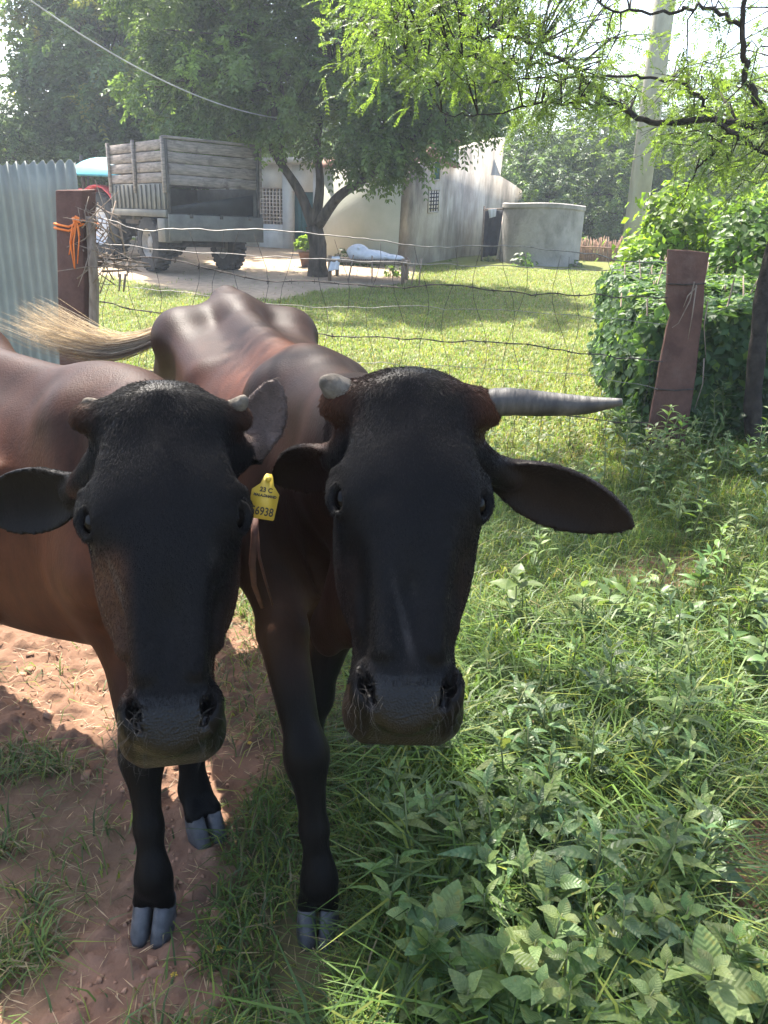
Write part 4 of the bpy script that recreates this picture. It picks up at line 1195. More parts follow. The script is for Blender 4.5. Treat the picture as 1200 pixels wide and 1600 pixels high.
def hair_strands(name, P, Nn, flow, length, col, rng, parent, rad=.00035, lift=.35, jit=.25):
    n = len(P)
    fl = flow - Nn * (flow * Nn).sum(1, keepdims=True)
    fm = np.linalg.norm(fl, axis=1, keepdims=True); length = length * np.clip(fm * 1.6, .25, 1); lift = lift * np.clip(fm * 2, .2, 1)
    fl = nrm(fl + rng.normal(0, jit, (n, 3)))
    d = nrm(fl + Nn * lift)
    L = length * rng.uniform(.6, 1.25, (n, 1))
    p0 = P - Nn * .001; p1 = P + d * L * .5; p2 = P + d * L * .5 + nrm(fl + Nn * lift * .1) * L * .5
    hc = bpy.data.hair_curves.new(name)
    hc.add_curves([3] * n)
    pos = np.stack([p0, p1, p2], 1).reshape(-1, 3).astype(np.float32)
    hc.attributes['position'].data.foreach_set('vector', pos.ravel())
    ra = hc.attributes.get('radius') or hc.attributes.new('radius', 'FLOAT', 'POINT')
    ra.data.foreach_set('value', np.tile(np.array([rad, rad * .8, rad * .2], np.float32), n))
    ca = hc.attributes.new('Col', 'FLOAT_COLOR', 'CURVE')
    ca.data.foreach_set('color', np.hstack([col, np.ones((n, 1))]).astype(np.float32).ravel())
    hc.materials.append(FUR)
    return link(name, hc, parent)

def hoof(name, center, fwd, parent, sc=1.0):
    fx = nrm(np.array([fwd[0], fwd[1], 0])); sd_ = np.array([-fx[1], fx[0], 0])
    o = None; mb = MB()
    for sg in (-1, 1):
        rings = []
        for z, fo, a, b in ((0, .018, .050, .0225), (.012, .016, .049, .0225), (.035, .006, .042, .0215), (.056, -.004, .036, .0205), (.066, -.007, .030, .017)):
            pts = []
            for k in range(16):
                an = k * math.pi / 8
                c_, s_ = math.cos(an), math.sin(an)
                u = fo + a * (abs(c_)**.8) * (1 if c_ > 0 else -1)
                v = sg * .0255 + b * (abs(s_)**.8) * (1 if s_ > 0 else -1) - sg * .006 * max(0, c_)
                pts.append(center + (fx * u + sd_ * v + np.array([0, 0, z])) * sc)
            rings.append(pts)
        mb.rings(rings)
    o = mb.build(name, HOOF, parent, True)
    return o

def build_cow(spec):
    rng = np.random.default_rng(spec['seed'])
    W = np.asarray(spec['withers'], float)
    fw = nrm(np.array([spec['fwd'][0], spec['fwd'][1], 0])); sd_ = np.array([-fw[1], fw[0], 0]); up = np.array([0, 0, 1.0])
    gz0 = float(gz(W[0], W[1]))
    sc = spec.get('sc', 1.0)
    B = lambda t, s, z: np.array([W[0], W[1], 0]) - fw * t * sc + sd_ * s * sc + up * z
    P0 = np.asarray(spec['poll'], float); P1 = np.asarray(spec['muzzle'], float)
    L = nrm(P1 - P0); hs = np.linalg.norm(P1 - P0) / .50
    S = np.asarray(spec['side'], float); S = nrm(S - L * (S @ L)); N = np.cross(L, S)
    if N[1] > 0: N = -N
    Hd = lambda l, s, n: P0 + (L * l + S * s + N * n) * hs
    HR = (L, S, N)
    # grid
    pts = [Hd(-.06, -.14, 0), Hd(-.06, .14, 0), Hd(.53, -.1, 0), Hd(.53, .1, .03), Hd(.2, 0, -.2)] + [e[0] for e in spec['ears']] + [e[1] for e in spec['ears']]
    pts = np.array(pts); flo = pts.min(0) - .03; fhi = pts.max(0) + .03
    allp = np.array([B(1.45, -.4, 0), B(1.45, .4, 0), B(-.3, -.4, 0), B(-.3, .4, 1.35)] + [Hd(0, 0, 0)])
    lo = np.minimum(allp.min(0), flo) - .03; hi = np.maximum(allp.max(0), fhi) + .03
    lo[2] = -.03
    fine, coarse = .0042, .0105
    fl = Field(*[axis(lo[k], hi[k], flo[k], fhi[k], fine, coarse, 1.15) for k in range(3)])
    tz = W[2] - 1.20
    # --- trunk
    st = np.array(spec.get('trunk', [(-.22, .07, 1.00, .70), (-.14, .13, 1.06, .60), (-.02, .18, 1.14, .55), (.12, .215, 1.165, .52), (.32, .26, 1.155, .50), (.58, .285, 1.165, .50), (.82, .275, 1.185, .55), (1.0, .255, 1.20, .64), (1.14, .225, 1.195, .72), (1.27, .15, 1.16, .82), (1.33, .05, 1.10, .9)]))
    st2 = st.copy(); st2[:, 0] *= sc; st2[:, 1] *= sc; st2[:, 2] += tz; st2[:, 3] += tz * .3
    fl.loft(np.array([W[0], W[1], 0]), (-fw, sd_, up), st2, k=.03, p=2.25, egg=.12)
    z_ = lambda z: z + tz
    # spine, hump, hips
    fl.cone(B(.10, 0, z_(1.13)), B(.9, 0, z_(1.185)), .045, .04, k=.07)
    fl.cone(B(.9, 0, z_(1.185)), B(1.10, 0, z_(1.225)), .04, .032, k=.08)
    fl.cone(B(1.10, 0, z_(1.225)), B(1.30, 0, z_(1.16)), .032, .03, k=.08)
    fl.ell(B(.02, 0, z_(1.135)), (fw, sd_, up), (.17, .075, .085), k=.08)
    for sg in (-1, 1):
        fl.ell(B(.95, .195 * sg, z_(1.115)), (fw, sd_, up), (.09, .055, .06), k=.12)
        fl.ell(B(1.29, .105 * sg, z_(1.08)), (fw, sd_, up), (.05, .04, .05), k=.08)
        fl.cone(B(.95, .19 * sg, z_(1.12)), B(1.28, .10 * sg, z_(1.09)), .04, .035, k=.10)
        fl.cone(B(.95, .19 * sg, z_(1.12)), B(.55, .18 * sg, z_(1.06)), .035, .03, k=.10)
        fl.cone(B(1.0, .0, z_(1.17)), B(.96, .17 * sg, z_(1.125)), .05, .045, k=.10)
        # shoulder blade
        fl.cone(B(.05, .10 * sg, z_(1.10)), B(-.08, .175 * sg, .80), .07, .085, k=.07, n=sd_, q=1.3)
        # thigh
        fl.ell(B(1.08, .17 * sg, .86 + tz), (nrm(fw * .4 + up * -.9), sd_, nrm(fw * .9 + up * .4)), (.30, .10, .20), k=.07)
        # ribs
        for r_ in range(7):
            t_ = .24 + r_ * .085
            a_ = B(t_ - .05, .215 * sg, z_(1.0)); m_ = B(t_ + .02, .285 * sg, z_(.82)); c_ = B(t_ + .05, .235 * sg, z_(.64))
            fl.cone(a_, m_, .016, .017, k=.05); fl.cone(m_, c_, .017, .016, k=.05)
        # hollow flank
        fl.ell(B(.80, .335 * sg, z_(1.0)), (fw, sd_, up), (.10, .06, .09), k=.10, cut=True)
    # --- neck
    nb = spec.get('neckbase', B(-.10, 0, z_(.93)))
    nape = Hd(.10, 0, -.13)
    mid = (nb + nape) / 2 + up * .015
    nside = nrm(np.cross(nape - nb, up))
    fl.cone(nb, mid, .19, .135, k=.06, n=nside, q=1.35)
    fl.cone(mid, nape, .135, .10, k=.05, n=nside, q=1.2)
    fl.cone(B(-.02, 0, z_(1.10)), Hd(.03, 0, -.10), .075, .06, k=.08)
    throat = Hd(.27, 0, -.19)
    bris = np.asarray(spec.get('brisket', B(-.17, 0, .62)))
    fl.cone(throat, (throat * .45 + bris * .55) + up * .0 + fw * -.03, .04, .045, k=.08, n=nside, q=1.8)
    fl.cone((throat * .45 + bris * .55) + fw * -.03, bris, .045, .055, k=.08, n=nside, q=1.5)
    # --- legs
    for lg in spec['legs']:
        J = [np.asarray(q, float) for q in lg['j']]; Rr = lg['r']
        for a in range(len(J) - 1):
            fl.cone(J[a], J[a + 1], Rr[a], Rr[a + 1], k=.025 if a else .05)
        for jj, rr in lg.get('knob', []):
            fl.ell(J[jj], (fw, sd_, up), (rr, rr, rr * 1.5), k=.03)
        h = np.asarray(lg['hoof'], float)
        hf = nrm(np.array([lg['dir'][0], lg['dir'][1], 0])); hsd = np.array([-hf[1], hf[0], 0])
        for sg in (-1, 1):
            fl.cone(J[-1] + hsd * .012 * sg, h + hsd * .024 * sg + up * .062 - hf * .004, .024, .0245, k=.016)
            fl.ell(J[-1] - hf * .03 + hsd * .018 * sg + up * -.012, (hf, hsd, up), (.013, .012, .018), k=.01)
    # --- head
    hst = np.array([(-.018, .06, -.035, -.10), (-.008, .092, -.018, -.14), (.012, .101, -.004, -.17), (.045, .102, .004, -.20), (.09, .099, .009, -.215), (.135, .099, .010, -.225), (.18, .099, .007, -.232), (.22, .095, .003, -.230), (.265, .087, .0, -.215), (.31, .0795, -.003, -.19), (.355, .074, -.004, -.165), (.392, .0715, -.003, -.15), (.42, .0745, -.003, -.144), (.447, .0785, -.010, -.138), (.473, .079, -.022, -.132), (.497, .0725, -.040, -.126), (.515, .056, -.062, -.118)])
    mzf = spec.get('mz', 1.0); hst[:, 1] *= 1 - (1 - mzf) * sstep(.26, .42, hst[:, 0])
    hst = hst * np.array([hs, hs * spec.get('hw', 1), hs, hs])
    fl.loft(P0, (L, S, N), hst, k=.02, p=2.3, egg=.13)
    R_ = (L, S, N)
    E_ = lambda l, s, n, r, k=.02, cut=False: fl.ell(Hd(l, s, n), R_, np.array(r) * hs, k, cut)
    C_ = lambda a, b, ra, rb, k=.02, cut=False: fl.cone(Hd(*a), Hd(*b), ra * hs, rb * hs, k, cut=cut)
    E_(-.004, 0, -.035, (.028, .042, .04), .03)            # poll knob
    E_(.16, 0, -.015, (.12, .05, .03), .03)
    for sg in (-1, 1):
        bw = spec['boss']
        C_((.030, .05 * sg, -.05), (bw[0], bw[1] * sg, -.055), .048, bw[2], .04)
        # ear root
        # brow ridge and orbit
        E_(.130, .070 * sg, -.022, (.05, .026, .022), .05)
        E_(.172, .078 * sg, -.046, (.042, .025, .036), .04)
        E_(.235, .068 * sg, -.055, (.05, .02, .04), .03)
        # temple hollow
        E_(.085, .115 * sg, -.07, (.035, .022, .05), .03, True)
        # cheek / jaw muscle
        E_(.235, .068 * sg, -.135, (.095, .032, .085), .04)
        # nasal bone edge, facial crest
        C_((.20, .046 * sg, -.010), (.385, .034 * sg, -.010), .012, .012, .03)
        C_((.235, .074 * sg, -.060), (.35, .062 * sg, -.055), .012, .012, .02)
        # hollow between nose bone and cheek
        C_((.26, .095 * sg, -.016), (.37, .085 * sg, -.018), .013, .011, .03, True)
        # nostril wing and lip pad
        E_(.440, .060 * sg * mzf, -.026, (.034, .020, .022), .02)
        E_(.468, .055 * sg * mzf, -.070, (.036, .026, .04), .02)
    E_(.448, 0, -.024, (.052, .048, .024), .02)              # nose pad
    E_(.470, 0, -.118, (.03, .04, .026), .02)               # lower lip
    # eye sockets
    for sg in (-1, 1):
        ec = Hd(.174, .0965 * sg, -.026)
        eo = nrm(S * sg * .66 + N * .75)
        e2 = nrm(np.cross(eo, L)); e1 = np.cross(e2, eo)
        fl.ell(ec + eo * .006 + e1 * .003, (e1, e2, eo), np.array([.024, .0165, .022]) * hs, .005, True)
        for k_ in range(16):
            a0 = k_ * math.pi / 8; a1 = (k_ + 1) * math.pi / 8
            q0 = ec + (e1 * .0245 * math.cos(a0) + e2 * .0165 * math.sin(a0) + eo * (.010 - .004 * math.cos(a0)**2)) * hs
            q1 = ec + (e1 * .0245 * math.cos(a1) + e2 * .0165 * math.sin(a1) + eo * (.010 - .004 * math.cos(a1)**2)) * hs
            fl.cone(q0, q1, .0042 + .0022 * (math.cos(a0) < .1), .0042 + .0022 * (math.cos(a1) < .1), k=.006)
        # folds round the eye
        for q_ in (1.55, 2.1):
            for k_ in range(4):
                a0 = math.pi * (.55 + k_ * .2); a1 = a0 + math.pi * .2
                q0 = ec + (e1 * .0225 * q_ * math.cos(a0) + e2 * .0145 * q_ * math.sin(a0) * sg * -1 + eo * .004) * hs
                q1 = ec + (e1 * .0225 * q_ * math.cos(a1) + e2 * .0145 * q_ * math.sin(a1) * sg * -1 + eo * .004) * hs
                fl.cone(q0, q1, .0035, .0035, k=.012)
        # nostril
        C_((.412, .061 * sg * mzf, -.020), (.434, .057 * sg * mzf, -.012), .004, .0075, .008, True)
        C_((.434, .057 * sg * mzf, -.012), (.458, .049 * sg * mzf, -.013), .0075, .005, .008, True)
        C_((.440, .055 * sg * mzf, -.014), (.434, .048 * sg * mzf, -.05), .007, .006, .008, True)
    # mouth line
    for sg in (-1, 1):
        C_((.512, .0, -.088), (.485, .07 * sg, -.100), .004, .004, .008, True)
        C_((.485, .07 * sg, -.100), (.41, .078 * sg, -.112), .004, .003, .008, True)
    # creases above the nose
    for l_ in (.402, .412, .421):
        C_((l_, -.035, .004), (l_ + .004, 0, .010), .003, .003, .006, True)
        C_((l_ + .004, 0, .010), (l_, .035, .004), .003, .003, .006, True)
    # ears
    for (eb, et, en, ew) in spec['ears']:
        eb = np.asarray(eb); et = np.asarray(et)
        root = Hd(.075, .075 * (1 if (eb - P0) @ S > 0 else -1), -.09)
        fl.cone(root, eb + (et - eb) * .12, .034, .022, k=.03)
        fl.ear(eb, et, en, ew)
    # tail dock
    if 'tail' in spec:
        T = [np.asarray(q, float) for q in spec['tail']]
        for a in range(len(T) - 1):
            fl.cone(T[a], T[a + 1], .028 - .004 * a, .024 - .004 * a, k=.025)
    V, Fq = fl.mesh(3)
    # keep the largest piece only is not needed: everything overlaps
    root = thing('cow', spec['label'], 'cow', B(0.5, 0, gz0))
    # --- colours
    hp = (V - P0) @ np.stack([L, S, N], 1) / hs
    bp = np.stack([-(V - W) @ fw / sc, (V - W) @ sd_ / sc, V[:, 2] - tz], 1)
    n1 = fbm(V[:, 0] * 9 + V[:, 2] * 5, V[:, 1] * 9 + V[:, 2] * 3, 5)
    n2 = fbm(V[:, 0] * 30 + V[:, 2] * 10, V[:, 1] * 30 - V[:, 2] * 14, 15)
    earm = np.zeros(len(V), int)
    for ei, (eb, et, en, ew) in enumerate(spec['ears']):
        eb = np.asarray(eb, float); U_ = np.asarray(et, float) - eb; Le = np.linalg.norm(U_); U_ = U_ / Le
        Ne = np.asarray(en, float); Ne = nrm(Ne - U_ * (Ne @ U_)); Ve = np.cross(Ne, U_)
        q = V - eb; u_ = q @ U_ / Le; v_ = q @ Ve; w_ = q @ Ne
        earm[(u_ > -.02) & (u_ < 1.03) & (np.abs(v_) < ew * 1.12) & (np.abs(w_ - .45 * v_ * v_ / ew) < .032)] = ei + 1
    Cc, wet = spec['colour'](V, hp, bp, n1, n2, earm)
    mb = MB().add(V, Fq, Cc)
    me = mb.mesh('body', HIDE, True)
    wa = me.attributes.new('wet', 'FLOAT', 'POINT'); wa.data.foreach_set('value', wet.astype(np.float32))
    body = link('body', me, root)
    # --- eyes
    for sg in (-1, 1):
        ec = Hd(.174, .0965 * sg, -.026)
        eo = nrm(S * sg * .66 + N * .75)
        e = MB(); rr = .021 * hs; rings = []
        for i in range(1, 12):
            a = math.pi * i / 12
            rings.append([ec + eo * (rr * math.cos(a) - .0075) + (nrm(np.cross(eo, L)) * math.cos(b) + L * math.sin(b)) * rr * math.sin(a) for b in np.arange(20) * math.pi / 10])
        e.rings(rings).build('eye', EYE, root, True)
    # --- hooves
    for lg in spec['legs']:
        hoof('hoof', np.asarray(lg['hoof'], float), lg['dir'], root, lg.get('hs', 1.0))
    # --- coat hair, standing a little off the hide
    nv = np.zeros(len(V) * 3, np.float32); me.vertices.foreach_get('normal', nv); NV = nv.reshape(-1, 3).astype(float)
    inhead = (hp[:, 0] > -.07) & (hp[:, 0] < .43) & (hp[:, 2] > -.24) & (np.abs(hp[:, 1]) < .48) & ((NV * (CAMP - V)).sum(1) > -.05)
    ids = np.flatnonzero(inhead)
    nh = spec.get('nhair', 75000)
    pick = rng.choice(ids, nh)
    jit = rng.normal(0, .0018, (nh, 3)); jit -= NV[pick] * (jit * NV[pick]).sum(1, keepdims=True)
    P = V[pick] + jit
    h = hp[pick]
    flow = L * 1.0 + S * (h[:, 1:2] * 3.0) + np.zeros((nh, 3))
    er = sstep(.12, .16, np.abs(h[:, 1:2])); flow = flow * (1 - er) + (S * np.sign(h[:, 1:2]) + L * .3) * er
    top = sstep(.05, -.03, h[:, 0:1])
    flow = flow * (1 - top * .6) + S * np.clip(h[:, 1:2] * 14, -1, 1) * top * .8 - N * top * .3
    ln = (.0050 + .0032 * sstep(.16, -.02, h[:, 0]))[:, None] * (1 + .15 * (np.abs(h[:, 1:2]) > .075) * (h[:, 0:1] < .06)) * np.where(earm[pick][:, None] > 0, .45, 1)
    hc = Cc[pick] * rng.uniform(.5, 1.0, (nh, 1)) * (1 + np.where(Cc[pick][:, :1] > .012, .9, 4.0) * (rng.uniform(size=(nh, 1)) < .20) * (.4 + 1.2 * n2[pick][:, None]))  # a share of strands lightened: hair sheen put into the colour
    hair_strands('face_hair', P, NV[pick], flow, ln, hc, rng, root, rad=.0003, lift=.14, jit=.14)
    # whiskers
    wid = np.flatnonzero((hp[:, 0] > .43) & (np.abs(hp[:, 1]) > .03) & (hp[:, 2] > -.09) & ((NV * (CAMP - V)).sum(1) > 0))
    wp = rng.choice(wid, 110)
    hair_strands('whiskers', V[wp], NV[wp], L + NV[wp] * .0 + np.zeros((110, 3)), np.full((110, 1), .030), np.tile([.05, .045, .04], (110, 1)), rng, root, rad=.00022, lift=1.2, jit=.5)
    for sg in (-1, 1):
        ec = Hd(.174, .0965 * sg, -.026); eo = nrm(S * sg * .66 + N * .75); e2 = nrm(np.cross(eo, L)); e1 = np.cross(e2, eo)
        aa = rng.uniform(math.pi * .6, math.pi * 1.4, 60)
        lp = np.array([ec + (e1 * .0245 * math.cos(a_) + e2 * .0165 * math.sin(a_) + eo * .013) * hs for a_ in aa])
        hair_strands('eyelashes', lp, np.tile(eo, (60, 1)), np.tile(eo * .0 + e1 * .6, (60, 1)) + rng.normal(0, .1, (60, 3)), np.full((60, 1), .014), np.tile([.004, .004, .004], (60, 1)), rng, root, rad=.0003, lift=1.3, jit=.1)
    return root, Hd, B

BLK = np.array([.0042, .0037, .0036])

def cow_a_colour(V, hp, bp, n1, n2, earm):
    n1 = n1[:, None]; n2 = n2[:, None]
    t, s, z = [bp[:, i:i + 1] for i in range(3)]
    brown = np.array([.034, .0135, .0085]); red = np.array([.085, .027, .012]); grey = np.array([.015, .0095, .0085])
    c = brown * (.7 + .6 * n1)
    topm = sstep(1.02, 1.2, z) * sstep(.15, .5, t)
    c = c * (1 - topm * .75) + grey * topm * .75
    # red patch behind the shoulder, on the spine
    rp = np.exp(-((t - .25) / .16)**2) * sstep(.98, 1.12, z)
    c = c * (1 - rp * .55) + red * rp * .55
    # darker shoulder and neck, black legs and underside
    sh = sstep(.16, .02, t) * .85
    c = c * (1 - sh) + np.array([.011, .006, .005]) * sh
    lg = sstep(.66, .5, z)
    c = c * (1 - lg) + BLK * lg
    un = np.exp(-((t + .16) / .1)**2) * np.exp(-((z - .66) / .09)**2) * .9
    c = c * (1 - un) + np.array([.06, .034, .02]) * un
    # head
    hm = sstep(-.22, -.13, hp[:, 2:3]) * sstep(-.09, -.05, hp[:, 0:1]) * (np.abs(hp[:, 1:2]) < .45) * sstep(.75, .55, hp[:, 0:1])
    c = c * (1 - hm) + BLK * hm
    tan = hm * sstep(.065, .125, np.abs(hp[:, 1:2])) * sstep(.085, .02, hp[:, 0:1]) * (np.abs(hp[:, 1:2]) < .17)
    c = c * (1 - tan) + np.array([.062, .026, .013]) * tan
    tan2 = hm * sstep(.03, .075, np.abs(hp[:, 1:2])) * sstep(.03, -.02, hp[:, 0:1]) * .6
    c = c * (1 - tan2) + np.array([.035, .014, .008]) * tan2
    br = hm * sstep(.06, .08, np.abs(hp[:, 1:2])) * sstep(.22, .3, hp[:, 0:1]) * sstep(.42, .36, hp[:, 0:1]) * .35
    c = c * (1 - br) + np.array([.018, .008, .005]) * br
    # ears: brownish grey inside
    em = (earm > 0)[:, None] * sstep(.13, .2, np.abs(hp[:, 1:2])) / .7 * .95
    c = c * (1 - em * .7) + np.array([.013, .0085, .007]) * em * .7
    # dusty scuffs down the nose
    sc = hm * np.exp(-(hp[:, 1:2] / .022)**2) * sstep(.62, .72, n2) * sstep(.12, .2, hp[:, 0:1]) * sstep(.42, .36, hp[:, 0:1])
    c = c * (1 - sc * .6) + np.array([.05, .046, .044]) * sc * .6
    lipp = hm * sstep(.488, .505, hp[:, 0:1]) * .4
    c = c * (1 - lipp) + np.array([.025, .018, .015]) * lipp
    wet = (sstep(.41, .425, hp[:, 0]) * sstep(.055, .045, np.abs(hp[:, 1]) - .0 * hp[:, 0]) * sstep(-.075, -.055, hp[:, 2]))
    wet = np.maximum(wet, .22 * hm[:, 0])
    return np.clip(c, 0, 1), wet

def cow_b_colour(V, hp, bp, n1, n2, earm):
    n1 = n1[:, None]; n2 = n2[:, None]
    t, s, z = [bp[:, i:i + 1] for i in range(3)]
    brown = np.array([.050, .0195, .0105]); red = np.array([.088, .033, .017]); grey = np.array([.022, .0115, .0085])
    c = brown * (.65 + .6 * n1)
    side = np.exp(-((z - .82) / .2)**2)
    c = c * (1 - side * .5) + red * side * .5 * (.7 + .6 * n1)
    topm = sstep(.98, 1.15, z)
    c = c * (1 - topm * .8) + grey * topm * .8
    bl = sstep(.68, .52, z) * sstep(.1, .3, t)
    c = c * (1 - bl * .3) + np.array([.08, .042, .024]) * bl * .3
    lg = sstep(.62, .44, z) * (1 - sstep(.2, .3, t) * sstep(.45, .5, z))
    c = c * (1 - lg) + BLK * lg
    hm = sstep(-.20, -.12, hp[:, 2:3]) * sstep(-.09, -.05, hp[:, 0:1]) * (np.abs(hp[:, 1:2]) < .45) * sstep(.75, .55, hp[:, 0:1])
    # brown cheek and jaw, black face; left side's sunlit tan put into the colour
    ck = sstep(.036, .075, -hp[:, 1:2] + .25 * np.clip(hp[:, 1:2] - .03, 0, 1)) * sstep(.20, .25, hp[:, 0:1]) * sstep(.43, .40, hp[:, 0:1])
    jw = (.45 + .55 * (hp[:, 1:2] < 0)) * sstep(-.03, -.08, hp[:, 2:3]) * sstep(.16, .22, hp[:, 0:1]) * sstep(.44, .4, hp[:, 0:1])
    ck = np.maximum(ck * .8, jw)
    hc = BLK * 1.1 * (1 - ck) + np.array([.085, .041, .023]) * ck * (.7 + .6 * n1)
    tip = sstep(.08, .13, np.abs(hp[:, 1:2])) * sstep(.06, .0, hp[:, 0:1]) * (np.abs(hp[:, 1:2]) < .17)
    hc = hc * (1 - tip) + np.array([.05, .022, .012]) * tip
    sc = sstep(.68, .75, n2) * sstep(.2, .25, hp[:, 0:1]) * sstep(.4, .35, hp[:, 0:1]) * .4
    hc = hc * (1 - sc) + np.array([.05, .046, .042]) * sc
    lipp = hm * sstep(.495, .508, hp[:, 0:1]) * .5
    hc = hc * (1 - lipp) + np.array([.05, .036, .03]) * lipp
    c = c * (1 - hm) + hc * hm
    c = np.where((earm == 1)[:, None], np.array([.0060, .0052, .0050]), c)
    c = np.where((earm == 2)[:, None], np.array([.10, .074, .062]) * (.7 + .6 * n2), c)  # grey-pink ear, made lighter: the sun on it is put into the colour
    wet = (sstep(.41, .425, hp[:, 0]) * sstep(.055, .045, np.abs(hp[:, 1])) * sstep(-.075, -.055, hp[:, 2]))
    wet = np.maximum(wet, .22 * hm[:, 0])
    return np.clip(c, 0, 1), wet

def G(px, py):
    p = gat(px, py); return p
def foreleg(el, ca, fe, ho, d):
    mid_ = np.asarray(ca) * .42 + np.asarray(fe) * .58
    return dict(j=[el, ca, mid_, fe], r=[.052, .040, .029, .031], knob=[(1, .042), (3, .036)], hoof=ho, dir=d)

# ---- the horned cow on the right
A_fw = nrm(np.array([.376, -.927]))
A_W = np.array([-.165, 1.76, 1.20])
def A_B(t, s, z): return np.array([A_W[0], A_W[1], 0]) + np.array([-A_fw[0] * t - A_fw[1] * s, -A_fw[1] * t + A_fw[0] * s, z])
hA1 = G(497, 1447); hA2 = G(482, 1240)
def hind(Bf, s, t0, dz, d):
    ho = Bf(t0 + .02, s, 0); ho = np.array([ho[0], ho[1], float(gz(ho[0], ho[1]))])
    return dict(j=[Bf(1.05, s * .95, .80), Bf(.98, s * 1.05, .66), Bf(1.20, s, .46), Bf(t0 + .05, s, .125)], r=[.12, .085, .042, .030], knob=[(2, .036)], hoof=ho, dir=d)
def upper(leg, sh):
    leg['j'] = [np.asarray(sh)] + leg['j']; leg['r'] = [.088] + leg['r']
    leg['knob'] = [(a + 1, b) for a, b in leg['knob']]
    return leg
legsA = [
    upper(foreleg(at(440, 985, 1.50), at(479, 1180, 1.375), at(499, 1375, 1.305), hA1, (.05, -1)), A_B(-.02, -.13, .80)),
    upper(foreleg(at(520, 985, 1.66), at(492, 1085, 1.66), at(482, 1195, 1.72), hA2, (.2, -1)), A_B(-.02, .13, .80)),
    hind(A_B, -.16, 1.16, 0, A_fw), hind(A_B, .16, 1.08, 0, A_fw)]
specA = dict(seed=11, label='black-faced cow with one long sideways horn and a pale tail switch', withers=A_W, fwd=A_fw,
             poll=at(648, 597, 1.10), muzzle=at(637, 1152, .83), side=(1.0, .09, .03), hw=1.02,
             boss=(.024, .098, .040), brisket=at(512, 985, 1.42),
             ears=[(at(768, 735, 1.17), at(990, 822, 1.13), (-.10, -1.0, -.25), .055), (at(536, 712, 1.18), at(428, 752, 1.30), (-.55, -.75, -.45), .047)],
             legs=legsA, colour=cow_a_colour,
             tail=[A_B(1.28, -.01, 1.14), A_B(1.33, -.09, 1.13), A_B(1.27, -.17, 1.13), at(288, 491, 2.82)])
cowA, HA, BA = build_cow(specA)

def horn(name, pts, rad, mat, parent, seg=16, n=14):
    pts = np.asarray(pts, float); u = np.linspace(0, 1, len(pts)); U = np.linspace(0, 1, n)
    P = np.stack([hermite(u, pts[:, i], n)[1] for i in range(3)], 1); R = hermite(u, rad, n)[1]
    rg = np.random.default_rng(4)
    R = R * (1 + .045 * np.sin(np.arange(n) * 2.1) * np.linspace(1, 0, n)**1.5)
    return MB().tube(P, R, seg).build(name, mat, parent, True)
horn('horn', [at(738, 640, 1.135), at(785, 628, 1.135), at(850, 631, 1.125), at(915, 633, 1.11), at(972, 628, 1.09)], [.024, .0215, .0185, .0135, .005], HORN, cowA, n=34)
horn('horn', [at(560, 632, 1.13), at(535, 615, 1.12), at(518, 602, 1.11), at(508, 596, 1.105), at(503, 592, 1.10)], [.026, .024, .019, .012, .004], HORN_PALE, cowA)

# pale tail switch, flung out to the left
def tail_switch(parent):
    rng = np.random.default_rng(8); mb = MB()
    base = at(288, 490, 2.78)
    n = 1500
    ctrl = [np.array(at(290, 488, 2.80)), np.array(at(245, 524, 2.72)), np.array(at(175, 546, 2.62)), np.array(at(105, 528, 2.55)), np.array(at(45, 500, 2.5))]
    uu = np.linspace(0, 1, 5)
    U = np.linspace(0, 1, 13)
    cc = np.stack([hermite(uu, [p[i] for p in ctrl], 13)[1] for i in range(3)], 1)
    for k in range(n):
        a = rng.uniform(0, 2 * math.pi); r = math.sqrt(rng.uniform())
        off = np.array([math.cos(a) * .3, math.sin(a) * .5, math.sin(a)]) * r
        ln = rng.uniform(.55, 1.0) if rng.uniform() < .8 else rng.uniform(.95, 1.05)
        lock = int(rng.integers(0, 26)); rl = np.random.default_rng(100 + lock)
        lo_ = rl.normal(0, 1, 3) * np.array([.02, .035, .030]); ph = rl.uniform(0, 6)
        u = np.linspace(0, ln, 9)
        P = np.stack([np.interp(u, U, cc[:, i]) for i in range(3)], 1)
        spread = (.012 + .045 * np.sin(np.clip(u, 0, 1) * 2.2) * .8)[:, None]
        P = P + off * spread * .75 + lo_ * (u**1.2)[:, None] * np.array([1.2, 1.2, .85]) + np.array([0, 0, 1]) * (np.sin(u * 7 + ph) * .012 * u)[:, None]
        P = P + rng.normal(0, .0022, (1, 3)) + rng.normal(0, .006, (1, 3)) * u[:, None]
        w = .0011
        sdv = nrm(rng.normal(0, 1, 3)) * w
        taper = np.linspace(1, .25, 9)[:, None]
        Vv = np.vstack([P - sdv * taper, P + sdv * taper])
        i = np.arange(8)
        q = np.stack([i, i + 1, i + 10, i + 9], 1)
        dark = rng.uniform(.55, 1.1) * (1 - .35 * (off[2] < -.3))
        mb.add(Vv, q, np.array([.52, .43, .31]) * dark)
    return mb.build('tail_switch', SWITCH, parent, True)
tail_switch(cowA)

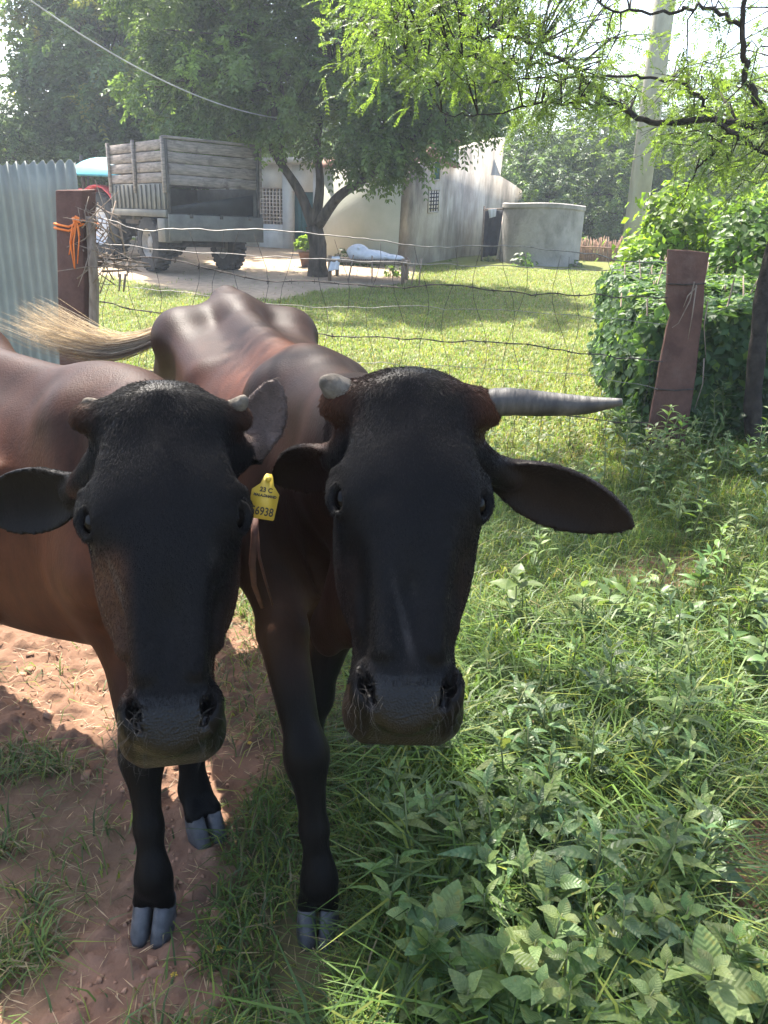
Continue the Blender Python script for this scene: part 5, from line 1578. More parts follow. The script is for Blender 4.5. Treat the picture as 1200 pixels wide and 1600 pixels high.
# ---- the brown-bodied cow on the left
Bs_fw = nrm(np.array([.83, -.56]))
B_W = np.array([-.56, 1.62, 1.17])
def B_B(t, s, z): return np.array([B_W[0], B_W[1], 0]) + np.array([-Bs_fw[0] * t - Bs_fw[1] * s, -Bs_fw[1] * t + Bs_fw[0] * s, z])
hB1 = G(243, 1442); hB2 = G(320, 1300)
legsB = [
    upper(foreleg(at(196, 1010, 1.52), at(222, 1180, 1.40), at(240, 1372, 1.305), hB1, (.0, -1)), B_B(-.02, -.12, .80)),
    upper(foreleg(at(285, 1010, 1.72), at(294, 1130, 1.66), at(303, 1232, 1.63), hB2, (.55, -.8)), B_B(-.02, .13, .80)),
    hind(B_B, -.16, 1.14, 0, Bs_fw), hind(B_B, .16, 1.30, 0, Bs_fw)]
specB = dict(seed=12, label='brown-bodied cow with black face and stub horns, standing at the left', withers=B_W, fwd=Bs_fw,
             poll=at(253, 620, 1.05), muzzle=at(270, 1187, .80), side=(.955, .29, .02), hw=.96, mz=.84,
             boss=(.016, .108, .022),
             ears=[(at(138, 765, 1.15), at(-42, 800, 1.20), (.15, -1.0, .15), .055), (at(392, 712, 1.16), at(432, 592, 1.20), (.25, -.75, .5), .036)],
             legs=legsB, colour=cow_b_colour, tail=[B_B(1.28, 0, 1.13), B_B(1.36, 0, 1.0), B_B(1.38, 0, .8), B_B(1.37, 0, .55)])
cowB, HB, BB = build_cow(specB)
horn('horn', [at(160, 643, 1.08), at(146, 636, 1.07), at(137, 630, 1.065), at(134, 627, 1.06)], [.016, .013, .0095, .004], HORN_PALE, cowB)
horn('horn', [at(362, 642, 1.12), at(372, 634, 1.11), at(379, 626, 1.105), at(381, 620, 1.10)], [.016, .013, .0095, .004], HORN_PALE, cowB)

# ear tag
def ear_tag(parent):
    ctr = at(413, 780, 1.06)
    nx = nrm(np.array([.93, .25, .0])); nn = nrm(np.array([.25, -.9, .15]))
    a = math.radians(-13)
    ex = nrm(nx - nn * (nx @ nn)); ey = np.cross(nn, ex)
    if ey[2] < 0: ey = -ey
    exr = ex * math.cos(a) + ey * math.sin(a); eyr = -ex * math.sin(a) + ey * math.cos(a)
    out = [(-.0185, -.030), (.0185, -.030), (.020, -.028), (.0205, .010), (.010, .022), (.0065, .034), (.004, .038), (-.004, .038), (-.0065, .034), (-.010, .022), (-.0205, .012), (-.020, -.028)]
    P = [ctr + exr * x + eyr * y for x, y in out]
    t = MB().prism(P, -nn * .0016).build('ear_tag', MAT['yellow'], parent)
    MB().tube([ctr + eyr * .031 + nn * -.012, ctr + eyr * .031 + nn * .003, ctr + eyr * .031 + nn * .005], [.0045, .0045, .003], 12).build('stud', MAT['yellow'], t, True)
    for txt, y, sz, sx in (('23 C', .011, .0095, 1.0), ('MALA.DHAND', .0035, .0055, .95), ('56938', -.024, .0175, .78)):
        cu = bpy.data.curves.new('lettering', 'FONT'); cu.body = txt; cu.size = sz; cu.align_x = 'CENTER'; cu.extrude = .00015; cu.offset = .0003
        tmp = bpy.data.objects.new('tmp', cu); COL.objects.link(tmp)
        bpy.context.view_layer.update()
        me = bpy.data.meshes.new_from_object(tmp.evaluated_get(bpy.context.evaluated_depsgraph_get()))
        bpy.data.objects.remove(tmp)
        co = np.zeros(len(me.vertices) * 3, np.float32); me.vertices.foreach_get('co', co); co = co.reshape(-1, 3)
        Wp = ctr + co[:, :1] * sx * exr + (co[:, 1:2] + y) * eyr + (co[:, 2:3] + .0006) * nn
        me.vertices.foreach_set('co', Wp.astype(np.float32).ravel())
        me.materials.clear(); me.materials.append(MAT['ink'])
        link('lettering', me, t)
    return t
tg = ear_tag(cowB)
tg['label'] = 'yellow plastic ear tag numbered 56938'
# strap hanging by the neck
st_ = MB()
st_.tube([at(398, 800, 1.22), at(398, 840, 1.20), at(394, 880, 1.20), at(397, 915, 1.21), at(410, 950, 1.26)], [.006, .0065, .006, .005, .004], 8, flat=.4)
st_.tube([at(402, 830, 1.215), at(405, 870, 1.21), at(414, 905, 1.23), at(426, 945, 1.27)], [.006, .006, .005, .004], 8, flat=.4)
tag(st_.build('neck_strap', MAT['strap'], None, True), 'thin reddish brown strap hanging between the two cow heads below the yellow tag', 'strap')
# ------------------------------------------------------------------ fence posts and sheet
def extend_down(pt, pl):
    pt = np.asarray(pt); pl = np.asarray(pl); d = (pl - pt) / (pt[2] - pl[2])
    g = float(gz(pl[0], pl[1])) - .1
    return pt + d * (pt[2] - g)
lp = []
for px_t, px_b in ((86, 92), (128, 133)):
    t_ = at(px_t, 297, 4.4); lp.append((t_, extend_down(t_, at(px_b, 560, 4.4))))
(tl, bl_), (tr_, br_) = lp
bk = np.array([.03, .13, 0])
tlz = np.array([0, 0, .0]); 
pst = MB().hexa([bl_, br_, br_ + bk, bl_ + bk, tl, tr_, tr_ + bk + np.array([0, 0, .012]), tl + bk + np.array([0, 0, .008])]).build('stone_post', MAT['sandstone'])
bevel(pst, .008, 2)
tag(pst, 'upright reddish sandstone fence post with orange rope tied round it', 'fence post')
# orange rope round the post
rope = thing('orange_rope', 'frayed orange plastic rope knotted round the left stone post', 'rope', at(120, 345, 4.35))
c4 = lambda h, k: [q for q in ()]
def ringpts(py, off=.006):
    a = (tl * (1 - py) + bl_ * py); b = (tr_ * (1 - py) + br_ * py)
    n0 = np.array([0, -off, 0]); 
    return [a + n0 - np.array([off, 0, 0]), b + n0 + np.array([off, 0, 0]), b + bk + np.array([off, off, 0]), a + bk + np.array([-off, off, 0])]
for f_ in (.105, .118):
    q = ringpts(f_); q[1] = q[1] + np.array([0, 0, .02])
    pts = [q[0], (q[0] + q[1]) / 2 + np.array([0, -.006, -.025]), q[1], (q[1] + q[2]) / 2, q[2], q[3], q[0]]
    MB().tube(pts, .006, 7).build('loop', MAT['rope'], rope, True)
rng = np.random.default_rng(14)
kn = at(119, 343, 4.37)
km = MB()
for i in range(7):
    a = rsphere(1, rng)[0] * .018; km.tube([kn + a, kn + np.cross(a, [0, 1, .3]) * 1.3, kn - a], .006, 6)
km.build('knot', MAT['rope'], rope, True)
for i, (ex, ey) in enumerate(((108, 398), (114, 405), (117, 420), (121, 412), (112, 392), (125, 368), (116, 418), (127, 350))):
    e = at(ex, ey, 4.36); m1 = (kn + e) / 2 + rng.normal(0, .012, 3) + np.array([0, -.01, 0])
    MB().tube([kn, kn * .7 + m1 * .3 + rng.normal(0, .006, 3), m1, e], [.0042, .0038, .0036, .0028], 6).build('loose_end', MAT['rope'], rope, True)

# leaning slab post on the right
outl = [(1044, 390), (1074, 391), (1109, 395), (1105, 420), (1101, 444), (1099, 488), (1093, 532), (1088, 580), (1082, 624), (1073, 676), (1062, 745), (1000, 745), (1014, 667), (1019, 636), (1025, 606), (1030, 575), (1036, 545), (1042, 515), (1049, 490), (1044, 481), (1041, 472), (1043, 430)]
slab = MB().prism([at(x, y, 4.8) for x, y in outl], np.array([.02, .085, 0])).build('stone_post', MAT['sandstone'])
bevel(slab, .006, 2)
tag(slab, 'broad leaning slab of red sandstone with a notched left edge, used as fence post', 'fence post')
# wire lashings on the slab
for yy in (441, 606):
    w_ = MB(); w_.tube([at(1040 - (yy > 500) * 17, yy + 2, 4.79), at(1070 - (yy > 500) * 14, yy + 4, 4.785), at(1103 - (yy > 500) * 20, yy + 2, 4.79)], .0045, 6)
    tag(w_.build('lashing_wire', MAT['wire_dark'], None, True), ('upper' if yy < 500 else 'lower') + ' rusty wire bound round the leaning sandstone slab', 'wire')
# dry creeper stems on the slab
cr = MB()
for pts in (((1085, 440), (1078, 470), (1060, 505), (1050, 512)), ((1088, 445), (1082, 490), (1075, 530)), ((1089, 448), (1075, 462), (1068, 480)), ((1100, 560), (1098, 600), (1085, 640)), ((1106, 470), (1100, 510), (1103, 560))):
    cr.tube([at(x, y, 4.775) for x, y in pts], np.linspace(.0045, .002, len(pts)), 5)
tag(cr.build('dry_vine', MAT['twig'], None, True), 'thin dry vine stems clinging to the leaning sandstone slab', 'vine')

# wooden stick post with thorny twigs
w0 = at(140, 338, 4.42); w1 = at(149, 590, 4.42); wb = extend_down(w0, w1)
sp_ = [w0, w0 * .75 + wb * .25 + np.array([.012, 0, 0]), w0 * .5 + wb * .5 - np.array([.008, 0, 0]), w0 * .25 + wb * .75, wb]
tag(MB().tube(sp_, [.022, .027, .028, .03, .03], 9).build('wooden_post', MAT['twig'], None, True), 'thin crooked wooden stake beside the left stone post', 'fence post')
tw = MB(); rng = np.random.default_rng(15)
for i in range(46):
    a = at(rng.normal(150, 14), rng.uniform(325, 430), 4.4 + rng.uniform(-.08, .12)); dd = nrm(rng.normal(0, 1, 3) * np.array([1, .6, .9])) * rng.uniform(.06, .17)
    tw.tube([a - dd, a + rng.normal(0, .015, 3), a + dd], [.004, .003, .0015], 5)
for x0, y0, x1, y1 in ((150, 410, 235, 416), (152, 402, 232, 412), (150, 414, 222, 424), (160, 424, 215, 420), (185, 345, 196, 400), (188, 428, 186, 455), (196, 428, 193, 456)):
    tw.tube([at(x0, y0, 4.5), at((x0 + x1) / 2, (y0 + y1) / 2 + rng.uniform(-3, 3), 4.5), at(x1, y1, 4.5)], [.007, .006, .004], 6)
for i in range(10):
    a = at(rng.uniform(175, 215), rng.uniform(405, 422), 4.5); dd = nrm(rng.normal(0, 1, 3)) * .06
    tw.tube([a - dd, a, a + dd], [.003, .003, .001], 4)
tag(tw.build('thorn_twigs', MAT['twig'], None, True), 'tangle of dry thorn twigs stuck in the wire beside the wooden stake', 'twigs')

# corrugated iron sheet
def sheet():
    a = at(-260, 262, 5.3); b = at(119, 252, 4.75)
    n = 260; rows = 9; pitch = .068
    ln = np.linalg.norm((b - a)[:2]); e = nrm(np.array([b[0] - a[0], b[1] - a[1], 0])); nn = np.array([e[1], -e[0], 0])
    V = []
    rg = np.random.default_rng(2)
    for side in (0, 1):
        for j in range(rows + 1):
            for i in range(n + 1):
                s = ln * i / n; p = a + (b - a) * (i / n)
                z0 = float(gz(p[0], p[1])) - .05
                z = z0 + (p[2] + .012 * math.sin(i * .7) * (j == rows) - z0) * j / rows
                prof = .007 * math.sin(2 * math.pi * s / pitch) + .012 * math.sin(s * 1.7 + j * .35)
                V.append(np.array([p[0], p[1], z]) + nn * (prof + side * .0015))
    V = np.array(V); S = (n + 1) * (rows + 1); q = []
    for j in range(rows):
        for i in range(n):
            k = j * (n + 1) + i
            q.append((k, k + 1, k + n + 2, k + n + 1)); q.append((S + k, S + k + n + 1, S + k + n + 2, S + k + 1))
    for i in range(n):
        k = rows * (n + 1) + i; q.append((k, k + 1, S + k + 1, S + k))
    for j in range(rows):
        k = j * (n + 1) + n; q.append((k, S + k, S + k + n + 1, k + n + 1))
    o = MB().add(V, np.array(q)).build('corrugated_sheet', MAT['zinc'], None, True)
    tag(o, 'weathered grey corrugated iron sheet fence at the left edge', 'fence')
sheet()

# ------------------------------------------------------------------ wire fence
fence = thing('wire_fence', 'slack barbed wire and netting fence strung between the two stone posts', 'fence', onground(0, 4.6))
rng = np.random.default_rng(16)
def fd(px): return float(np.interp(px, [100, 1100], [4.42, 4.76]))
def wire(pts, r=.0022, barb=0, mat='wire', jitter=1.2):
    pts = sorted(pts); xs = [p[0] for p in pts]; ys = [p[1] for p in pts]
    n = max(24, int((xs[-1] - xs[0]) / 14))
    X = np.linspace(xs[0], xs[-1], n); Y = hermite_(xs, ys, n)
    Y = Y + (fbm(X * .03, X * 0, int(ys[0]), 3) - .5) * 7 * jitter
    P = np.array([at(x, y, fd(x)) for x, y in zip(X, Y)])
    mb = MB(); mb.tube(P, r, 5)
    if barb:
        mb.tube(P + np.array([0, .002, .003]) * np.sin(np.arange(n) * 1.4)[:, None], r * .9, 5)
        L = np.concatenate([[0], np.cumsum(np.linalg.norm(np.diff(P, axis=0), axis=1))])
        for s in np.arange(.05, L[-1], .13):
            c_ = np.array([np.interp(s, L, P[:, i]) for i in range(3)]); t_ = nrm(np.array([1, .08, 0]))
            for k in range(2):
                d_ = rsphere(1, rng)[0]; d_[0] *= .35; d_ = nrm(d_) * .016
                mb.tube([c_ - d_ + t_ * .004 * k, c_ + d_ + t_ * .004 * k], .0016, 4)
            mb.tube([c_ - t_ * .009, c_ + t_ * .009], .0042, 6)
    mb.build('wire', MAT[mat], fence, True)
wire([(140, 340), (170, 345), (200, 356), (262, 358), (330, 358), (400, 361), (510, 369), (585, 375), (640, 383), (710, 387), (790, 384), (860, 388), (960, 404), (1044, 412)], .0032)
wire([(145, 378), (230, 388), (330, 396), (420, 402), (560, 408), (700, 414), (860, 418), (1046, 428)], .0022, 0)
wire([(147, 408), (230, 400), (300, 412), (400, 437), (510, 440), (610, 450), (705, 445), (795, 456), (930, 461), (1044, 466)], .0028, 1, 'wire_dark')
wire([(148, 471), (175, 475), (210, 482), (260, 490), (380, 500), (490, 522), (600, 527), (700, 533), (800, 536), (860, 544), (940, 556), (1036, 566)], .0028, 1, 'wire_dark')
wire([(150, 440), (300, 460), (480, 478), (640, 480), (800, 486), (930, 497), (1042, 505)], .0017)
wire([(150, 512), (300, 540), (480, 560), (640, 570), (800, 578), (930, 590), (1028, 606)], .0017)
wire([(150, 570), (300, 590), (480, 615), (640, 630), (800, 640), (930, 655), (1018, 660)], .0025, 1, 'wire_dark')
for i, px in enumerate(np.arange(170, 1030, 41)):
    x0 = px + rng.uniform(-10, 10); P = []
    for y in np.linspace(np.interp(x0, [140, 1044], [345, 412]), 720, 14):
        P.append(at(x0 + 10 * math.sin(y * .035 + i * 1.9) + (y - 400) * .06 * math.sin(i * 2.3), y, fd(x0)))
    MB().tube(P, .0014, 4).build('stay_wire', MAT['wire_dark'], fence, True)
# ------------------------------------------------------------------ grass
def blades(P, h, w, az, lean, col, rng):
    n = len(P)
    d = np.stack([np.cos(az), np.sin(az), np.zeros(n)], 1); s = np.stack([-np.sin(az), np.cos(az), np.zeros(n)], 1)
    up = np.array([0, 0, 1.0]); h = h[:, None]; w = w[:, None]; lean = lean[:, None]
    m = P + up * h * .6 + d * h * lean * .3
    t = P + up * h * (1 - .35 * lean) + d * h * lean
    V = np.stack([P - s * w * .5, P + s * w * .5, m + s * w * .45, m - s * w * .45, t], 1).reshape(-1, 3)
    b = np.arange(n)[:, None] * 5
    T = np.vstack([b + np.array([[0, 1, 2]]), b + np.array([[0, 2, 3]]), b + np.array([[3, 2, 4]])])
    c = np.repeat(col, 5, 0); sh = np.tile(np.array([.8, .8, 1, 1, 1.1]), n)[:, None]
    return V, T, c * 1.0

def grass_patch(name, label, X, Y, hfun, wid, cols, rng, leanr=(.3, 1.1)):
    n = len(X)
    P = np.stack([X, Y, gz(X, Y) - .004], 1)
    h = hfun(n); az = rng.uniform(0, 6.28, n)
    k = rng.choice(len(cols), n, p=[c[1] for c in cols]); base = np.array([c[0] for c in cols])[k]
    col = base * rng.uniform(.65, 1.35, (n, 1)) * (.7 + .6 * fbm(X * 4, Y * 4, 33))[:, None]
    V, T, C_ = blades(P, h, wid * rng.uniform(.6, 1.3, n), az, rng.uniform(*leanr, n), col, rng)
    o = MB().add(V, T, C_).build(name, MAT['grass']); o['kind'] = 'stuff'; o['label'] = label; o['category'] = 'grass'
    return o
GR = np.array([.085, .145, .026]); GY = np.array([.165, .195, .032]); GD = np.array([.045, .085, .022]); GS = np.array([.22, .18, .095])
# lawn beyond the fence
rng = np.random.default_rng(101)
n = 330000
u = rng.uniform(0, 1, n)
Y = 3.6 + (17.5 - 3.6) * u**1.35; X = rng.uniform(-1, 1, n) * (.62 * Y + .6)
b_, l_, r_, s_, t_ = masks(X, Y)
keep = (rng.uniform(0, 1, n) > s_ * .985) & (rng.uniform(0, 1, n) > t_) & (rng.uniform(size=n) > .35 * sstep(.5, .62, fbm(X * 1.2, Y * 1.2, 44)))
X, Y = X[keep], Y[keep]
grass_patch('lawn_grass', 'short sunlit lawn grass beyond the wire fence', X, Y, lambda n: rng.uniform(.025, .07, n), .0075 * 1.0 + .0, [(GY * .95, .45), (GR * 1.15, .40), (GS * .9, .15)], rng, (.5, 1.5))
# rank grass this side of the fence, right of the cows
n = 150000
Y = .75 + 3.6 * rng.uniform(0, 1, n)**1.25; X = rng.uniform(-.45, 1.0, n) * (.62 * Y + .55)
b_, l_, r_, s_, t_ = masks(X, Y)
dens = (1 - np.maximum(b_, l_ * .92)) * (1 - r_ * .93) * (1 - t_) * (1 - .97 * np.exp(-(((X - hA1[0]) / .11)**4 + ((Y - hA1[1] + .10) / .17)**4)))
keep = rng.uniform(0, 1, n) < dens * (.35 + .9 * fbm(X * 3, Y * 3, 66)) * np.where(X < hA1[0] + .04, .4, 1)
X, Y = X[keep], Y[keep]; hs_ = np.where(X < hA1[0] + .06, .6, 1)
grass_patch('rank_grass', 'tangled green grass among the weeds right of the cows', X, Y, lambda n: rng.uniform(.04, .16, n) * (.7 + .6 * rng.uniform(0, 1, n)) * hs_, .0042, [(GR, .50), (GD, .28), (GY, .18), (GS, .04)], rng, (.4, 1.6))
# long blades in tussocks close to the camera
n = 5200
tx = rng.uniform(.0, 1.1, 190); ty = rng.uniform(.8, 2.6, 190)
own = rng.integers(0, 190, n); X = tx[own] + rng.normal(0, .045, n); Y = ty[own] + rng.normal(0, .045, n)
b_, l_, r_, s_, t_ = masks(X, Y); k = rng.uniform(size=n) > np.maximum(b_, np.maximum(r_, l_)); k &= np.hypot(X - hA1[0], (Y - hA1[1] + .1) * .7) > .17; X, Y = X[k], Y[k]
grass_patch('tussock_grass', 'long arching grass blades in tussocks near the camera', X, Y, lambda n: rng.uniform(.14, .30, n), .006, [(GR, .55), (GD, .3), (GY, .15)], rng, (.5, 1.7))
# thin trampled grass on the earth at the left
n = 60000
Y = .7 + 2.6 * rng.uniform(0, 1, n)**1.1; X = -.75 * Y + rng.uniform(0, 1, n) * (.75 * Y + .2) - .1
b_, l_, r_, s_, t_ = masks(X, Y)
f_ = fbm(X * 5, Y * 5, 88, 3)
dens = l_ * (.75 * sstep(.48, .66, f_) * (1 - .95 * b_) + .05 * (1 - b_) + .008) + .25 * (1 - l_) * (X < 0)
dens = dens * (1 - .97 * np.exp(-(((X - hA1[0]) / .11)**4 + ((Y - hA1[1] + .10) / .17)**4))) * (1 - .9 * np.exp(-(((X - hB2[0]) / .07)**4 + ((Y - hB2[1] + .06) / .12)**4)))
keep = rng.uniform(0, 1, n) < dens
X, Y = X[keep], Y[keep]
grass_patch('trampled_grass', 'sparse trampled grass on the red earth at the left', X, Y, lambda n: rng.uniform(.02, .085, n), .0038, [(GR * .9, .35), (GD, .2), (GS * .85, .30), (GY, .15)], rng, (.8, 2.0))
# dry straw litter on the earth
n = 2600
X = rng.uniform(-1.3, .2, n); Y = rng.uniform(.8, 3.0, n); az = rng.uniform(0, 6.28, n)
P = np.stack([X, Y, gz(X, Y) + .008], 1)
d = np.stack([np.cos(az), np.sin(az), rng.normal(0, .12, n)], 1)
V, T, C_ = diamonds(P, d, np.tile([0, 0, 1.0], (n, 1)) + rng.normal(0, .2, (n, 3)), rng.uniform(.015, .07, n), .003, np.array([.36, .27, .17]) * rng.uniform(.5, 1.2, (n, 1)))
o = MB().add(V, T, C_).build('straw_litter', MAT['grass']); o['kind'] = 'stuff'; o['label'] = 'dry straw bits scattered on the red earth'; o['category'] = 'straw'
# crumbs of earth
cm_ = MB(); n = 900
for i in range(n):
    px, py = rng.uniform(-20, 560), rng.uniform(960, 1640)
    v = ray(px, py); t = CAMH / -v[2]; x, y = (v * t)[:2]
    if not inpoly(np.array([x]), np.array([y]), POLY_BARE)[0]: continue
    r = rng.uniform(.002, .007) if rng.uniform() < .93 else rng.uniform(.008, .018)
    c_ = onground(x, y, r * .2); q = rsphere(8, rng)
    cm_.hexa(c_ + np.array([(-1, -1, -.7), (1, -1, -.7), (1, 1, -.7), (-1, 1, -.7), (-.7, -.8, .7), (.8, -.7, .6), (.7, .8, .7), (-.8, .7, .8)]) * r + q * r * .35)
o = cm_.build('earth_crumbs', MAT['clod']); o['kind'] = 'stuff'; o['label'] = 'loose crumbs and clods of red earth'; o['category'] = 'earth'

# ------------------------------------------------------------------ weeds with separate leaves
CC = (-1, -.55, 0, .55, 1)
def leaf_mesh(name, L, wmax, shape, bend, mat, wave=.0):
    V = []; F_ = []
    for i, (u, w) in enumerate(shape):
        z = -bend * L * u * u + .12 * L * u; ww = w * wmax
        for j, c_ in enumerate(CC):
            V.append((u * L, ww * c_, z + ww * (.42 * abs(c_)**.8 - .16 * c_ * c_) + wave * wmax * w * math.sin(i * 2.1 + j * 1.3) * abs(c_) * .8))
    for i in range(len(shape) - 1):
        for j in range(4):
            a = i * 5 + j; F_.append((a, a + 5, a + 6, a + 1))
    return MB().add(V, np.array(F_)).mesh(name, mat, True)
LANCE = [(0, .06), (.12, .45), (.3, .95), (.5, .9), (.7, .6), (.88, .25), (1, .01)]
OVATE = [(0, .05), (.08, .5), (.25, .95), (.45, 1.0), (.65, .8), (.85, .42), (1, .02)]
LM = {}
for key, mt in (('weed', 'weed'), ('dark', 'weed_dark'), ('pale', 'weed_pale')):
    LM[key] = dict(lance=[leaf_mesh('leaf', 1, .17, LANCE, b, MAT[mt], .12) for b in (.25, .55, .85)], ovate=[leaf_mesh('leaf', 1, .34, OVATE, b, MAT[mt], .16) for b in (.1, .4, .7)])
def stem_mb(pts, r):
    return MB().tube(pts, np.linspace(r, r * .45, len(pts)), 5)
def weed(pos, H, kind, tone, ll, rng, name, label, group, cat='plant', nodes=None, single=False, spread=1.0):
    pos = np.asarray(pos, float)
    root = thing(name, label, cat, pos, group)
    lean = rng.normal(0, .12, 2) * H
    pts = [np.array([0, 0, -.01]), np.array([lean[0] * .3, lean[1] * .3, H * .4]), np.array([lean[0] * .7, lean[1] * .7, H * .75]), np.array([lean[0], lean[1], H])]
    nodes = nodes or max(3, int(H / .045))
    mb = stem_mb([pos + p for p in pts], .0028 + .004 * H)
    mb.build('stem', MAT['stem'], root, True)
    P4 = np.array(pts); acc = MB()
    az = rng.uniform(0, 6.28)
    for k in range(nodes):
        t = .22 + .78 * (k + .5) / nodes
        p = np.array([np.interp(t, np.linspace(0, 1, 4), P4[:, i]) for i in range(3)])
        az += 1.57 + rng.normal(0, .25)
        size = ll * (1.05 - .55 * t**2.5) * rng.uniform(.8, 1.2)
        nl = 2 if k < nodes - 1 else 4
        for j in range(nl):
            a = az + j * 2 * math.pi / nl + rng.normal(0, .2)
            el = rng.normal(.25 + .5 * t, .2)
            x = np.array([math.cos(a) * math.cos(el), math.sin(a) * math.cos(el), math.sin(el)])
            s = nrm(np.cross([0, 0, 1.0], x)); z = np.cross(x, s)
            roll = rng.normal(0, .3); s2 = s * math.cos(roll) + z * math.sin(roll); z2 = -s * math.sin(roll) + z * math.cos(roll)
            b0 = p + x * size * .12
            me = LM[tone][kind][int(rng.integers(0, 3))]
            sz = size * (.8 if nl == 4 else 1)
            M_ = Matrix(((x[0] * sz, s2[0] * sz, z2[0] * sz, b0[0]), (x[1] * sz, s2[1] * sz, z2[1] * sz, b0[1]), (x[2] * sz, s2[2] * sz, z2[2] * sz, b0[2]), (0, 0, 0, 1)))
            if single:
                co = np.zeros(len(me.vertices) * 3, np.float32); me.vertices.foreach_get('co', co); co = co.reshape(-1, 3).astype(float)
                A = np.stack([x, s2, z2], 1) * sz
                nst = len(LANCE)
                fa = np.array([(i * 5 + j, i * 5 + j + 5, i * 5 + j + 6, i * 5 + j + 1) for i in range(nst - 1) for j in range(4)])
                acc.add(co @ A.T + b0 + pos, fa)
            else:
                o = bpy.data.objects.new('leaf', me); COL.objects.link(o); o.parent = root; o.matrix_basis = M_
    if single:
        acc.build('foliage', MAT[{'weed': 'weed', 'dark': 'weed_dark', 'pale': 'weed_pale'}[tone]], root, True)
    return root

rng = np.random.default_rng(121)
def ok_spot(p):
    x, y = np.array([p[0]]), np.array([p[1]])
    return not (inpoly(x, y, POLY_BARE)[0] or inpoly(x, y, POLY_BR[0])[0])
# broad-leaved weeds nearest the camera
NEAR = [(640, 1560), (700, 1500), (760, 1580), (700, 1590), (830, 1540), (900, 1500), (880, 1590), (960, 1560), (1000, 1500), (1010, 1600), (1090, 1570), (790, 1490), (950, 1450), (1060, 1490), (720, 1440), (640, 1480), (860, 1440), (1130, 1600), (930, 1620), (800, 1640), (700, 1650), (1040, 1660), (880, 1680), (600, 1640), (670, 1530), (740, 1530), (820, 1590), (980, 1530), (1050, 1540), (910, 1540), (770, 1440), (1120, 1540), (850, 1490), (1000, 1440), (650, 1600), (1160, 1650), (970, 1640), (730, 1620)]
for i, (px, py) in enumerate(NEAR):
    p = gat(px + rng.uniform(-12, 12), py + rng.uniform(-8, 8) + 25)
    if px < 620: continue
    tn = 'pale' if rng.uniform() < .5 else ('weed' if rng.uniform() < .6 else 'dark')
    wh = 'below the black muzzle' if px < 740 else ('at the bottom edge, mid-right' if px < 950 else 'towards the bare earth at bottom right')
    weed(p, rng.uniform(.12, .26), 'ovate', tn, rng.uniform(.055, .10), rng, 'broadleaf_weed', {'pale': 'pale grey-green', 'weed': 'fresh green', 'dark': 'dark green'}[tn] + (' tall' if py < 1540 else ' low') + ' broad-leaved weed ' + wh, 'broad-leaved weeds nearest the camera')
# lance-leaved weeds in front
k = 0
while k < 85:
    px, py = rng.uniform(600, 1130), rng.uniform(1080, 1470)
    if px > 1080 and py > 1270: continue
    if px < 740 and py < 1230: continue
    p = gat(px, py + 40)
    if not ok_spot(p): continue
    tn = ('dark', 'weed', 'pale')[rng.choice(3, p=[.4, .42, .18])]
    wh = 'below the horned cow\'s muzzle' if px < 760 else ('in the middle of the thick patch' if px < 940 else 'on the right side of the thick patch')
    weed(p, rng.uniform(.12, .28), 'lance', tn, rng.uniform(.06, .115), rng, 'lanceleaf_weed', {'pale': 'pale', 'weed': 'fresh green', 'dark': 'dark green'}[tn] + ' narrow-leaved weed ' + wh + (', further back' if py < 1270 else ', nearer the camera'), 'lance-leaved weeds in the near patch')
    k += 1
for px, py, lb in ((640, 1400, 'single yellowish weed with starry top right of the black foreleg'), (905, 1010, 'tall pale weed standing out in the sunlit grass below the ear'), (1185, 1440, 'round-leaved seedling on the bare earth at the right edge')):
    p = gat(px, py)
    weed(p, .26 if px < 1100 else .09, 'lance' if px < 700 else 'ovate', 'pale' if px < 1000 else 'weed', .085 if px < 1100 else .05, rng, 'lone_weed', lb, None)
# further back
k = 0
while k < 125:
    px, py = rng.uniform(740, 1215), rng.uniform(640, 1110)
    if px < 800 and py > 820: continue
    if 930 < px < 1110 and 860 < py < 930: continue
    p = gat(px, py)
    if not ok_spot(p) or (px < 930 and py < 690): continue
    kd = 'lance' if rng.uniform() < .75 else 'ovate'; tn = 'weed' if rng.uniform() < .6 else ('dark' if rng.uniform() < .5 else 'pale')
    if px < 960 and py > 790 and rng.uniform() < .7: continue
    wh = ('beside the ear' if px < 990 else 'near the right edge') if py < 860 else ('below the ear' if px < 990 else 'below the bare patch at right')
    weed(p, rng.uniform(.10, .30), kd, tn, rng.uniform(.05, .095), rng, 'meadow_weed', {'pale': 'pale', 'weed': 'bright green', 'dark': 'dark green'}[tn] + (' narrow-leaved' if kd == 'lance' else ' round-leaved') + ' weed in the meadow ' + wh, 'weeds between the cows and the hedge', single=True)
    k += 1
# tall growth round the foot of the slab post
for i in range(46):
    px, py = rng.normal(1040, 55), rng.uniform(665, 770)
    p = gat(px, py)
    tn = 'weed' if rng.uniform() < .6 else 'dark'
    weed(p, rng.uniform(.18, .4), 'lance', tn, rng.uniform(.06, .105), rng, 'post_weed', {'weed': 'bright green', 'dark': 'dark green'}[tn] + ' tall weed ' + ('left of' if px < 1015 else ('right of' if px > 1075 else 'in front of')) + ' the foot of the leaning sandstone slab', 'weeds round the slab post', single=True)
